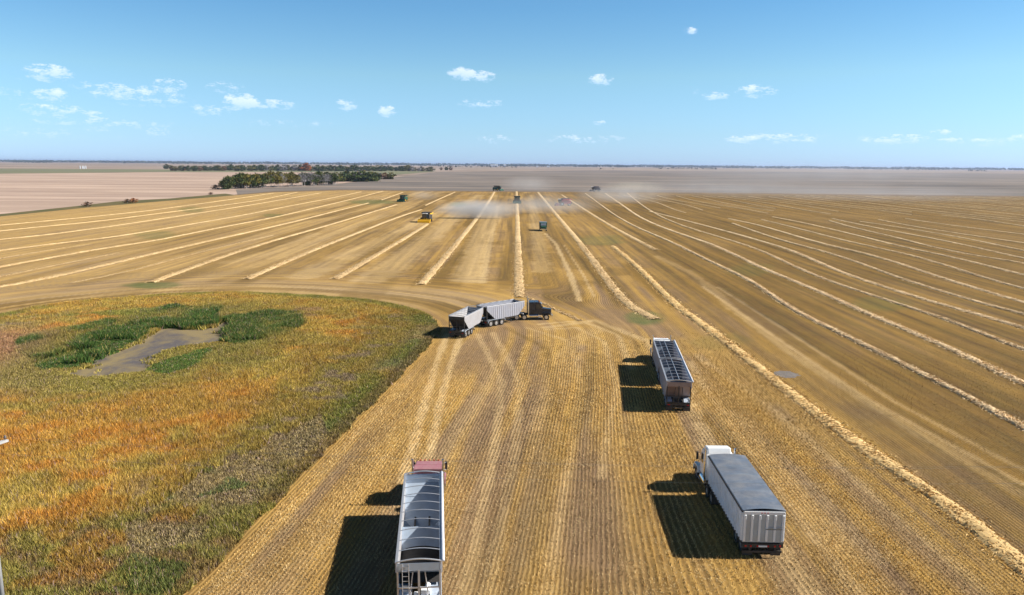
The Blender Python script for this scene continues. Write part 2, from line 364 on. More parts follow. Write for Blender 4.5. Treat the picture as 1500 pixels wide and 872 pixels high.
sw('lowest long straw swath at the left edge of the field, just above the slough', z1([(-200,592),(0,568),(200,540),(400,490),(600,435),(850,375),(1100,325),(1300,275)]) + z2([(200,238),(260,210),(400,188),(520,150),(640,116),(710,104)]), 1.8)
sw('second long straw swath up from the slough at the left edge', z1([(-200,490),(0,458),(170,425),(400,375),(560,350),(800,320),(960,300),(1060,265),(1170,243),(1270,235),(1340,208),(1500,190)]) + z2([(270,170),(400,130),(500,105),(600,95),(700,65),(790,38)]), 1.6)
sw('third long straw swath up from the slough at the left edge, through the green weeds', z1([(-150,385),(0,365),(200,330),(450,310),(600,298),(720,280),(900,242),(1100,210),(1250,185),(1400,165)]) + z2([(150,145),(230,118),(400,100),(490,85),(570,62),(670,42)]), 1.6)
sw('fourth long straw swath up from the slough at the left edge', z1([(-150,318),(0,310),(200,292),(350,272),(500,240),(650,228),(830,208),(920,180),(1020,165),(1150,155),(1300,130)]) + z2([(0,128),(120,105),(300,75),(450,48)]), 1.5)
sw('fifth long straw swath up from the slough at the left edge', z1([(-150,275),(0,258),(100,242),(300,228),(450,215),(600,200),(720,182),(850,160),(1000,145),(1200,125),(1400,95),(1500,80)]) + z2([(220,58),(320,44)]), 1.4)
sw('farthest long straw swath at the left edge, nearest the grass verge', z1([(-100,235),(0,228),(200,212),(400,185),(600,175),(760,150),(900,140),(1170,100),(1400,65),(1500,50)]), 1.3)
sw('straw swath right of the small green truck ending at the green patch', z3([(980,742),(920,712),(850,686),(790,645),(740,570),(690,490),(600,370),(540,290),(450,200),(400,130),(370,90),(330,45)]), 2.0)
sw('golden straw swath right of the parked trailers running to the lower right corner', z3([(740,342),(790,370),(880,450),(950,520),(1000,590),(1080,650),(1150,710),(1230,750)]) + z5([(180,60),(240,100),(320,150),(400,225),(480,290),(560,350),(650,415),(750,490),(850,550),(950,620),(1050,700),(1158,790),(1280,900)]), 1.75, .42)
sw('straw swath that passes under the dull red combine and stops at the wheel tracks', z3([(460,58),(520,98),(575,130),(640,175),(700,215),(760,250),(850,290),(930,340),(980,362)]), 1.8)
sw('dark speckled straw swath, first one right of the golden corner swath', z3([(590,50),(700,145),(800,200),(860,240),(950,265),(1050,310),(1140,350),(1200,390),(1300,440),(1400,480)]) + z4([(0,525),(60,565),(130,630),(230,690),(330,745)]) + z5([(620,120),(700,160),(800,215),(950,280),(1050,340),(1158,400),(1350,500)]), 1.4, .4)
sw('bright straw swath, second one right of the golden corner swath', z3([(700,50),(790,95),(760+70,155),(900,195),(1000,235),(1130,280),(1220,310),(1320,335),(1400,380),(1500,435)]) + z4([(100,480),(250,540),(370,580),(500,645),(600,700),(750,750)]) + z5([(740,90),(880,145),(1000,195),(1158,272),(1350,370)]), 1.7)
sw('thin tan straw swath, third one right of the golden corner swath', z3([(820,48),(880,110),(960,170),(1080,215),(1200,255),(1320,290)]) + z4([(0,333),(90,375),(170,420),(230,450),(350,500),(450,545),(600,590),(750,635),(880,680),(1000,720),(1090,748)]) + z5([(880,75),(1000,115),(1080,150),(1158,178),(1300,230)]), 1.3)
sw('pale straw swath, fourth one right of the golden corner swath', z3([(945,150),(1050,175),(1200,215),(1350,255)]) + z4([(0,292),(90,325),(200,355),(280,380),(350,420),(450,470),(560,510),(700,555),(850,600),(1000,645),(1150,690),(1300,730)]) + z5([(900,45),(1020,80),(1158,115),(1300,160)]), 1.7)
sw('tan straw swath, fifth one right of the golden corner swath', z4([(-100,215),(0,250),(90,285),(200,320),(310,350),(430,370),(550,410),(650,455),(760,500),(880,535),(1000,575),(1150,620),(1300,665),(1500,715),(1700,765)]), 1.4)
sw('bright straw swath, sixth one right of the golden corner swath', z4([(-120,190),(0,215),(100,235),(200,270),(320,310),(450,345),(560,365),(680,385),(800,430),(900,465),(1000,500),(1150,545),(1300,595),(1500,650),(1700,705)]), 1.7)
sw('thin straw swath, seventh one right of the golden corner swath', z4([(60,195),(200,225),(300,255),(400,280),(520,310),(650,350),(750,370),(850,375),(950,405),(1100,455),(1250,505),(1380,545),(1500,575),(1700,625)]), 1.4)
sw('straw swath, eighth one right of the golden corner swath', z4([(120,180),(200,195),(350,218),(450,255),(550,285),(660,295),(750,325),(880,360),(1000,378),(1100,395),(1250,435),(1400,475),(1500,500),(1700,545)]), 1.6)
sw('thin straw swath, ninth one right of the golden corner swath', z4([(430,200),(520,228),(600,250),(700,270),(800,290),(900,320),(1000,345),(1100,375),(1250,395),(1400,415),(1500,435),(1700,470)]), 1.4)
sw('straw swath, tenth one right of the golden corner swath', z4([(450,190),(600,222),(700,245),(850,270),(1000,298),(1150,325),(1280,360),(1400,385),(1500,408),(1700,450)]), 1.5)
sw('straw swath, eleventh one right of the golden corner swath', z4([(600,205),(700,220),(850,240),(1000,268),(1150,290),(1300,320),(1400,345),(1500,368),(1700,405)]), 1.4)
sw('straw swath, twelfth one right of the golden corner swath', z4([(700,195),(820,220),(950,245),(1150,272),(1300,295),(1500,322),(1700,352)]), 1.4)
sw('straw swath, thirteenth one right of the golden corner swath', z4([(850,190),(1000,215),(1200,240),(1350,258),(1500,275),(1700,300)]), 1.4)
sw('straw swath, fourteenth one right of the golden corner swath', z4([(1050,172),(1170,182),(1300,195),(1400,215),(1500,232),(1700,262)]), 1.3)
sw('thin curved trail of straw lying beside the turning black truck', [(762,431),(775,437),(799,446),(818,456),(835,463),(850,470)], .7, .15)
sw('faint straw trail at the far left, below the second swath', z1([(-100,530),(0,515),(100,490),(300,445),(480,405),(650,378)]), .9, .1)
sw('faint straw trail fading out just above the slough', z1([(380,543),(570,525),(700,485),(800,450),(1000,400),(1100,370),(1300,320),(1500,280)]), .9, .1)
sw('faint straw trail at the left edge between the second and third swaths', z1([(-100,425),(0,410),(200,370),(350,345),(500,330)]), .9, .1)

# pale strips of chopped straw already combined, and wheel tracks: (px points, half width m, strength)
PALE = [(z2([(340,510),(800,300),(1200,100)]), 4.5, .55), (z2([(730,530),(1000,330),(1320,60)]), 5, .6), (z2([(1250,530),(1330,280),(1400,180)]), 4.0, .7),
        (z2([(1330,540),(1390,260),(1420,120)]), 1.2, .8), (z3([(20,300),(60,150),(90,60)]), 4.5, .5), (z3([(360,480),(330,300),(290,60)]), 2.6, .5), (z3([(560,640),(500,480),(430,330),(370,270)]), .7, 1.0),
        (z3([(640,620),(580,500),(470,330)]), .35, .7), (z2([(200,410),(500,280),(800,170)]), 3, .5), (z2([(-60,430),(200,370),(420,270)]), 3, .5), (z1([(850,560),(1100,530),(1500,420)]), 3, .4),
        ([(590,705),(606,650),(622,590),(640,530),(655,490)], .55, 1.0), ([(622,700),(633,650),(645,590),(660,535),(676,490)], .5, .95),
        ([(600,800),(640,690),(690,600),(740,520)], .9, .3), ([(1190,872),(1060,700),(1000,560),(950,500),(870,470),(800,480)], .9, .55), ([(1260,872),(1120,690),(1040,580),(1010,530)], .5, .5), ([(1240,800),(1150,690),(1060,610)], 2.0, .3),
        ([(1450,872),(1250,700),(1120,590),(1020,520)], .5, .45), (z5([(250,0),(420,120),(700,310),(1158,560)]), .5, .8), (z5([(290,0),(480,120),(800,330),(1158,520)]), .45, .7), (z5([(330,60),(500,190),(800,380),(1158,590)]), .8, .55),
        (z3([(980,395),(1180,490),(1300,580),(1400,690)]), 1.2, .45), ([(700,440),(640,425),(560,420),(480,418)], 2.2, .35), ([(640,440),(560,428),(460,422),(300,420),(100,430),(0,440)], 4, .4), ([(880,480),(840,500),(800,600),(780,872)], 1.6, .25)]
PALE += [([(700,490),(735,560),(725,660),(680,872)], .5, .55), ([(722,488),(762,560),(755,660),(715,872)], .5, .5), ([(790,475),(850,470),(905,490),(925,540)], .5, .6), ([(800,483),(845,480),(885,500),(903,560),(880,700)], .45, .5), ([(770,480),(835,500),(850,560),(830,700),(800,872)], .45, .4)]
DARKT = [([(740,480),(800,510),(815,580),(780,720),(745,872)], .6, .5), ([(870,472),(930,500),(950,540)], .5, .5), ([(760,872),(800,700),(850,600),(870,520)], 1.2, .55), ([(700,872),(740,760),(790,640)], 1.5, .35), ([(1200,860),(1100,690),(1040,610)], 1.2, .35)]

# ------------------------------------------------------------------ ground
def patch_sheet(name, poly, z, m, kind='structure'):
    bm_v = [(x, y, z) for x, y in poly]; me = bpy.data.meshes.new(name); me.from_pydata(bm_v, [], [list(range(len(poly)))]); me.materials.append(m); me.update()
    if me.polygons[0].normal.z < 0: me.flip_normals()
    o = bpy.data.objects.new(name, me); COL.objects.link(o); o['kind'] = kind; return o
g_far = field_material('far_fields', (.20, .16, .13), (.31, .24, .195), (.42, .33, .27), .0016, (1, .3, 1))
g_tilled = field_material('tilled_field', (.125, .112, .105), (.215, .185, .165), (.30, .24, .20), .006, (.6, .5, 1))
g_pink = field_material('dry_pasture', (.33, .24, .195), (.44, .325, .255), (.56, .42, .34), .008, (.5, 1, 1))
g_green = field_material('green_field', (.16, .165, .095), (.21, .205, .12), (.18, .18, .12), .003, (1, .3, 1))
g_verge = field_material('grass_verge', (.10, .095, .04), (.17, .13, .06), (.08, .09, .035), .05, (1, 1, 1))
L = 30000
patch_sheet('ground', [(-L, -2000), (L, -2000), (L, L), (-L, L)], -.6, g_far)
# field blocks beyond the stubble
def gp(*pts): return [G(*p) for p in pts]
patch_sheet('tilled_field', gp((500,290),(330,290),(345,277),(470,271),(500,269),(560,262),(640,252),(900,249.5),(1700,256.5),(1900,262),(1900,310),(1500,302),(1100,296)), -.35, g_tilled)
patch_sheet('dry_pasture', gp((-300,372),(0,322),(350,291),(345,277),(470,271),(505,268),(560,258),(480,252.3),(240,252),(0,254.5),(-300,257)), -.3, g_pink)
patch_sheet('green_field', gp((-300,256.5),(0,254.2),(240,251.8),(480,252.1),(560,257.5),(640,251),(560,249.2),(300,248.6),(0,247),(-300,247)), -.32, g_green)
patch_sheet('crop_field', gp((640,251.5),(560,249),(300,248.4),(240,246),(500,244.5),(700,247.5)), -.4, field_material('stubble_far', (.33, .26, .22), (.38, .30, .26), (.30, .24, .2), .002))

# the stubble field itself, with row coordinates
FT = [(-400,378),(0,317),(130,304),(250,294),(330,287.5),(400,282),(500,279),(600,280),(700,281),(900,282.5),(1100,284),(1500,289),(1950,295)]
def DUSK(u, s): return sstep(.44, .66, .5 * fbm(u, s * .06, 6, 14, 2) + .5 * vn(u, s * .05, 1.3, 19)) * sstep(.25, .5, fbm(u * .3, s * .5, 7, 20))
def build_field():
    nc, nr = 820, 560
    px = np.linspace(-400, 1950, nc); t = np.linspace(0, 1, nr)
    topD = np.array([G(x, np.interp(x, [p[0] for p in FT], [p[1] for p in FT]))[1] for x in px])
    d0 = 18.0
    D = d0 * (topD[None, :] / d0) ** (t[:, None])
    slope = np.array([G(x, 300)[0] / G(x, 300)[1] for x in px])
    X = D * slope[None, :]; Y = D
    u, s = rows_uv(X, Y); d = wet_sd(X, Y); dusk = DUSK(u, s) * .8 * (1 - .6 * sstep(150, 260, Y))
    Z = (fbm(X, Y, 40, 1) - .5) * .0
    pale = np.zeros_like(X); rust = np.zeros_like(X); green = np.zeros_like(X)
    for pts, hw, st in PALE:
        q = dline(X, Y, [G(*p) for p in pts]); pale = np.maximum(pale, st * (1 - sstep(hw * .5, hw * 1.3, q + (fbm(X, Y, 2.5, 4) - .5) * hw)))
    for pts, hw, st in DARKT:
        q = dline(X, Y, [G(*p) for p in pts]); rust = np.maximum(rust, st * (1 - sstep(hw * .5, hw * 1.3, q)))
    # straw is thinner and the soil browner on the right hand side and in patches
    pxx, pyy = PX(X, Y)
    br = sstep(22, 50, X) * .95
    br = np.maximum(br, .6 * sstep(.47, .62, fbm(X, Y * .6, 20, 2)) * sstep(140, 170, Y) * sstep(-80, -40, X))
    br = np.maximum(br, .7 * sstep(.45, .58, .6 * fbm(X, Y * .15, 11, 16) + .4 * vn(X, Y * .02, 4.5, 17)) * sstep(130, 150, Y) * sstep(-170, -60, X))
    br = np.maximum(br, .7 * sstep(20, 40, Y - 130) * (np.abs(X - 2) < 24) * sstep(.42, .6, vn(X, Y * .05, 5, 3)))
    br = np.clip(br * (.30 + 1.35 * (.55 * fbm(X, Y * .6, 22, 6) + .45 * vn(X, Y * .04, 3.2, 26))), 0, 1)
    br = np.maximum(br, .85 * sstep(2, 5, d) * sstep(17, 10, d) * sstep(124, 136, Y) * sstep(.36, .52, vn(d, X * .05, 1.5, 15)))
    rust = np.maximum(rust, br * (1 - pale * .7))
    left = sstep(-30, -70, X) * .25; pale = np.maximum(pale, left * (.5 + fbm(X, Y * .3, 9, 8)))
    hl = (1 - sstep(10, 26, d)) * sstep(125, 150, Y) * .5; pale = np.maximum(pale, hl)
    for gx, gy, rx, ry, st in ((945, 466, 34, 11, .95), (880, 352, 40, 9, .5), (760, 550, 0.1, 0.1, 0), (225, 418, 45, 5, .9), (280, 307, 22, 5, .6), (230, 345, 35, 8, .5), (545, 296, 40, 4, .8), (400, 316, 18, 3, .6), (1100, 395, 40, 10, .3), (1290, 445, 50, 12, .35), (672, 300, 16, 4, .8), (1060, 500, 50, 12, .25)):
        q = ((pxx - gx) / rx) ** 2 + ((pyy - gy) / ry) ** 2
        green = np.maximum(green, st * (1 - sstep(.3, 1.2, q + (fbm(X, Y, 6, 5) - .5) * 1.2)))
    edge = (1 - sstep(-1.5, .5, d + (fbm(X, Y, 2.2, 9) - .5) * 1.6)); 
    lowr = sstep(720, 860, pyy) * sstep(.5, .62, fbm(X, Y, 5, 11)) * .25; rust = np.maximum(rust, lowr)
    # shallow soil pan and dusky band in the far right of the field
    band = sstep(312, 300, pyy) * 0 + np.exp(-((pyy - (311 - (pxx - 1100) * .004)) / 4.5) ** 2) * sstep(960, 1080, pxx) * .9
    rust = np.maximum(rust, band * .8)
    v = np.stack([X, Y, Z], -1).reshape(-1, 3)
    idx = np.arange(nr * nc).reshape(nr, nc)
    f = np.stack([idx[:-1, :-1], idx[:-1, 1:], idx[1:, 1:], idx[1:, :-1]], -1).reshape(-1, 4)
    o = np_mesh('stubble_field', v, f, M['stubble'], smooth=True, uv=np.stack([u.ravel(), s.ravel()], 1),
                attrs={'pale': pale.ravel(), 'rust': rust.ravel(), 'green': green.ravel(), 'wet': edge.ravel(), 'dusk': dusk.ravel()})
    o['kind'] = 'structure'
build_field()

# pond of mud and shallow water in the slough
def pond():
    m = bpy.data.materials.new('pond'); m.use_nodes = True; t = m.node_tree; b = t.nodes['Principled BSDF']; g = N(t, 'ShaderNodeNewGeometry')
    v = N(t, 'ShaderNodeVectorMath', operation='MULTIPLY'); t.links.new(g.outputs['Position'], v.inputs[0]); v.inputs[1].default_value = (1, .55, 1)
    n = N(t, 'ShaderNodeTexNoise', inp={'Scale': .16, 'Detail': 6, 'Roughness': .65, 'Distortion': .6}); t.links.new(v.outputs[0], n.inputs['Vector'])
    n2_ = N(t, 'ShaderNodeTexNoise', inp={'Scale': 2.0, 'Detail': 5}); t.links.new(g.outputs['Position'], n2_.inputs['Vector'])
    k = math_(t, 'MULTIPLY', math_(t, 'SUBTRACT', n.outputs[0], .42), 6, clamp=True)
    c = mixc(t, k, (.115, .10, .10), (.25, .195, .10)); c = mixc(t, math_(t, 'MULTIPLY', math_(t, 'SUBTRACT', n2_.outputs[0], .5), 3, clamp=True), c, (.22, .19, .14))
    t.links.new(c, b.inputs['Base Color']); t.links.new(math_(t, 'ADD', math_(t, 'MULTIPLY', k, .3), .55), b.inputs['Roughness']); b.inputs['Specular IOR Level'].default_value = .12
    bp = N(t, 'ShaderNodeBump', inp={'Strength': .25, 'Distance': .05}); t.links.new(n2_.outputs[0], bp.inputs['Height']); t.links.new(bp.outputs[0], b.inputs['Normal'])
    ring = smooth_line([np.array(p) for p in POND] + [np.array(POND[0])], lambda p: 1.2)[:-1]
    patch_sheet('pond', [(x + .5 * (fbm(x, y, 2, 3) - .5) * 2, y + (fbm(x, y, 3, 5) - .5) * 3) for x, y in ring], .02, m)
    # the bluish shallow puddle beside the golden swath
    c = G(1152, 549); patch_sheet('puddle', [(c[0] + 1.5 * math.cos(a) * (1 + 1.1 * (fbm(a * 2, 0, .7, 3) - .5)), c[1] + 1.6 * math.sin(a) * (1 + 1.2 * (fbm(a * 3, 5, .7, 3) - .5))) for a in np.linspace(0, 2 * math.pi, 40)[:-1]], .012, m2)
    c = G(46, 518); patch_sheet('side_pool', [(c[0] + .9 * math.cos(a), c[1] + 3.2 * math.sin(a)) for a in np.linspace(0, 2 * math.pi, 18)[:-1]], .02, m2)
m2 = mat('pale_wet_soil', (.17, .15, .14), .8, 0, .35, 1.6)
pond()

# ------------------------------------------------------------------ loose straw and reeds as triangles
def tris(name, X, Y, Z0, hgt, wid, lean, col, m, blades=1, parent=None, leandir=None, label=None, cat=None, kind='stuff', flat=False):
    n = len(X); X = np.repeat(X, blades); Y = np.repeat(Y, blades); Z0 = np.repeat(Z0, blades); hgt = np.repeat(hgt, blades) * rng.uniform(.65, 1.15, n * blades)
    wid = np.repeat(wid, blades); col = np.repeat(col, blades, axis=0) * rng.uniform(.8, 1.2, (n * blades, 1))
    n = len(X)
    if blades > 1: X = X + rng.normal(0, 1, n) * wid * 1.2; Y = Y + rng.normal(0, 1, n) * wid * 1.2
    a = rng.uniform(0, 2 * np.pi, n); b = rng.uniform(0, 2 * np.pi, n); ln = lean * rng.uniform(.2, 1, n) * hgt
    v = np.empty((n, 3, 3), np.float32)
    dx = np.cos(a) * wid / 2; dy = np.sin(a) * wid / 2
    v[:, 0] = np.stack([X - dx, Y - dy, Z0], 1); v[:, 1] = np.stack([X + dx, Y + dy, Z0], 1)
    v[:, 2] = np.stack([X + np.cos(b) * ln, Y + np.sin(b) * ln, Z0 + hgt], 1)
    c = np.repeat(np.clip(col, 0, 1), 3, axis=0)
    o = np_mesh(name, v.reshape(-1, 3), np.arange(3 * n).reshape(-1, 3), m, parent, cols=c)
    if label: tag(o, label, cat, kind=kind)
    return o
def view_mask(X, Y, mrg=60):
    px, py = PX(X, Y); return (px > -mrg) & (px < 1500 + mrg) & (py < 872 + mrg)

TRUCKS_FREE = []   # nothing needs clearing; stubble passes under the wheels
def stubble():
    n = 900000
    Y = np.sqrt(rng.uniform(33 ** 2, 124 ** 2, n)); X = rng.uniform(-.75, .75, n) * Y
    # thinner with distance
    keep = rng.random(n) < np.clip((60 / Y) ** 1.0, .25, 1); X = X[keep]; Y = Y[keep]
    k = view_mask(X, Y) & (rng.random(len(X)) > sstep(80, 124, Y)); X = X[k]; Y = Y[k]
    d = wet_sd(X, Y); k = d > .8; X = X[k]; Y = Y[k]
    e = .05
    u, _ = rows_uv(X, Y); ux = (rows_uv(X + e, Y)[0] - u) / e; uy = (rows_uv(X, Y + e)[0] - u) / e
    g2 = ux ** 2 + uy ** 2 + 1e-6
    tgt = (np.round(u / .31 - .75) + .75) * .31          # centre of the light part of each drilled row
    du = (tgt - u) + rng.normal(0, 1, len(u)) * (.022 + .06 * sstep(.45, .65, fbm(X, Y, 4, 44))) + (rng.random(len(u)) < .16) * rng.uniform(-.15, .15, len(u))
    X = X + du * ux / g2; Y = Y + du * uy / g2
    tone = fbm(X, Y, 6, 12)[:, None]; st = vn(u, Y * .03, .9, 13)[:, None]
    col = np.array([.54, .345, .11]) * (1 - st) + np.array([.72, .53, .25]) * st
    col = col * (.7 + .6 * tone)
    right = sstep(22, 45, X)[:, None]; col = col * (1 - right * np.array([.52, .58, .68]))
    thin = .8 * DUSK(u, rows_uv(X, Y)[1]); col = col * (1 - thin[:, None] * np.array([.36, .34, .10])) * rng.uniform(.6, 1.35, (len(X), 1))
    k = rng.random(len(X)) < (1 - .72 * sstep(26, 42, X)) * (1 - .55 * thin); X = X[k]; Y = Y[k]; col = col[k]
    k = rng.random(len(X)) > .7 * sstep(.50, .75, fbm(X, Y, 1.6, 45)) * (X < 22); X = X[k]; Y = Y[k]; col = col[k]
    h = rng.uniform(.06, .2, len(X)) * (1 - .7 * sstep(24, 38, X)); w = rng.uniform(.035, .075, len(X)) * np.clip(Y / 60, .9, 1.7)
    tris('stubble_straw', X, Y, np.zeros(len(X)), h, w, .45, col, M['straw'], 1, label='short golden stubble stalks standing in drilled rows across the near field', cat='stubble')
stubble()
def chaff():
    n = 420000; Y = np.sqrt(rng.uniform(33 ** 2, 110 ** 2, n)); X = rng.uniform(-.6, .75, n) * Y
    k = view_mask(X, Y) & (rng.random(n) > sstep(60, 108, Y)) & (fbm(X, Y, 3, 18) + rng.normal(0, .12, n) > .5); X = X[k]; Y = Y[k]
    k = wet_sd(X, Y) > 1; X = X[k]; Y = Y[k]; n = len(X)
    col = np.array([.62, .46, .24]) * rng.uniform(.35, 1.15, (n, 1)) * (1 - .5 * sstep(22, 42, X)[:, None])
    tris('loose_straw', X, Y, np.full(n, .02), np.full(n, .04), rng.uniform(.03, .07, n), 5.0, col, M['straw'], 1, label='loose chopped straw scattered flat between the stubble rows', cat='straw')
chaff()

def X0N(P0): return float(np.mean([p[0] for p in P0]))
def build_swaths():
    far = []
    for i, x0 in enumerate(np.arange(247, 560, 13.5)):
        y0 = x0 * 1.36; y1 = 715 + 4 * math.sin(i * 2.1)
        if y1 - y0 < 25: continue
        pts = [(x0 + 3.0 * math.sin(y / 47 + i) + (fbm(y, i * 7.0, 60, 2) - .5) * 6, y) for y in np.arange(y0, y1, 22)]
        far.append(('thin pale straw line among the fine far swaths at the right, under the dust', pts, 1.1 + .3 * (i % 2), .3, True))
    for i, x0 in enumerate(np.arange(100, 247, 13.5)):
        y0 = 430 + 25 * (i % 3); y1 = 690
        pts = [(x0 + 3 * math.sin(y / 40 + i), y) for y in np.arange(y0, y1, 22)]
        far.append(('short pale straw line in the distance right of the dust-trailing red combine', pts, 1.2, .3, True))
    for lab, pts, w, h, g in [(a, b, c, d, False) for a, b, c, d in SW] + far:
        P0 = pts if g else [G(*p) for p in pts]
        if not g and 'curved trail' not in lab:
            P0 = sorted(P0, key=lambda q: q[1]); K_ = [P0[0]]
            for q in P0[1:-1]:
                if q[1] - K_[-1][1] > .025 * q[1] and P0[-1][1] - q[1] > .02 * q[1]: K_.append(q)
            P0 = K_ + [P0[-1]]
            for _ in range(2 if 'green patch' in lab or 'corner' in lab else 3):
                Q = list(P0)
                for i in range(1, len(P0) - 1):
                    (xa, ya), (xb, yb), (xc, yc) = P0[i-1], P0[i], P0[i+1]
                    if abs(ya - yc) > 1: Q[i] = (xb * .4 + .6 * (xa + (xc - xa) * (yb - ya) / (yc - ya)), yb)
                P0 = Q
        ln = smooth_line(P0, lambda p: max(.30, .004 * p[1] - .1))
        d = np.gradient(ln, axis=0); d /= np.linalg.norm(d, axis=1)[:, None] + 1e-9; nrm_ = np.stack([-d[:, 1], d[:, 0]], 1)
        c = len(ln); prof = np.array([-1, -.72, -.4, 0, .4, .72, 1.]); hp = np.array([0, .55, .85, 1, .85, .55, 0])
        wv = (w if X0N(P0) < 45 else w * .85) / 2 * (1 + .28 * (fbm(ln[:, 0] * 3, ln[:, 1], 2.2, 5) - .5) * 2)
        off = (fbm(ln[:, 1], ln[:, 0], 1.6, 8) - .5) * .3
        V = np.empty((c, 7, 3)); 
        V[:, :, :2] = ln[:, None, :] + nrm_[:, None, :] * (prof[None, :, None] * wv[:, None, None] * rng.uniform(.93, 1.07, (c, 7, 1)) + off[:, None, None])
        V[:, :, 2] = .01 + hp[None] * h * .62 * rng.uniform(.85, 1.1, (c, 7)) * (.8 + .4 * vn(ln[:, 1] * 1.0, ln[:, 0], 1.3, 4))[:, None]; V[:, 0, 2] = V[:, 6, 2] = .005
        tone = (.75 + .5 * fbm(V[:, :, 0], V[:, :, 1], 5, 3)) * rng.uniform(.82, 1.15, (c, 7))
        base = np.array([.58, .41, .21]) if 'golden' not in lab and 'dark' not in lab else (np.array([.68, .47, .21]) if 'corner swath running' in lab or 'parked trailers' in lab else np.array([.55, .385, .20]))
        if X0N(P0) > 45: base = np.array([.72, .53, .31])
        if 'faint' in lab: base = np.array([.56, .40, .21])
        C = tone[..., None] * base
        idx = np.arange(c * 7).reshape(c, 7); f = np.stack([idx[:-1, :-1], idx[:-1, 1:], idx[1:, 1:], idx[1:, :-1]], -1).reshape(-1, 4)
        v = V.reshape(-1, 3); cc_ = C.reshape(-1, 3)
        # loose stalks sticking out of the nearer part
        near = np.where(ln[:, 1] < 260)[0]
        q = 0
        if len(near):
            seg = rng.choice(near, int(len(near) * 34)); a = np.clip(rng.normal(0, .7, len(seg)), -1.7, 1.7)
            p = ln[seg] + nrm_[seg] * (a * wv[seg])[:, None] + rng.normal(0, .2, (len(seg), 2)) * np.array([.3, 1.2])
            z = h * np.clip(1 - a * a, 0, 1) * .5
            yaw = rng.uniform(0, 6.28, len(seg)); L_ = rng.uniform(.05, .13, len(seg)); up = rng.uniform(-.03, .07, len(seg)); ww = np.clip(p[:, 1] / 60, .8, 2.2) * .03
            dx = np.cos(yaw) * L_; dy = np.sin(yaw) * L_
            t3 = np.empty((len(seg), 4, 3))
            t3[:, 0] = np.stack([p[:, 0] - dx, p[:, 1] - dy, z], 1); t3[:, 1] = np.stack([p[:, 0] - dx - dy * 0 - np.sin(yaw) * ww, p[:, 1] - dy + np.cos(yaw) * ww, z + .05], 1)
            t3[:, 2] = np.stack([p[:, 0] + dx - np.sin(yaw) * ww, p[:, 1] + dy + np.cos(yaw) * ww, z + up + .05], 1); t3[:, 3] = np.stack([p[:, 0] + dx, p[:, 1] + dy, z + up], 1)
            b0 = len(v); v = np.concatenate([v, t3.reshape(-1, 3)]); f = np.concatenate([f, b0 + np.arange(4 * len(seg)).reshape(-1, 4)])
            cc_ = np.concatenate([cc_, np.repeat(base * rng.uniform(.6, 1.35, (len(seg), 1)), 4, axis=0)])
        o = np_mesh('straw_swath', v, f, M['straw'], cols=np.clip(cc_, 0, .9))
        tag(o, lab, 'swath', 'straw swaths lying on the field' if not g else ('fine far straw lines at the right' if 'under the dust' in lab else 'short far straw lines behind the red combine'))
build_swaths()

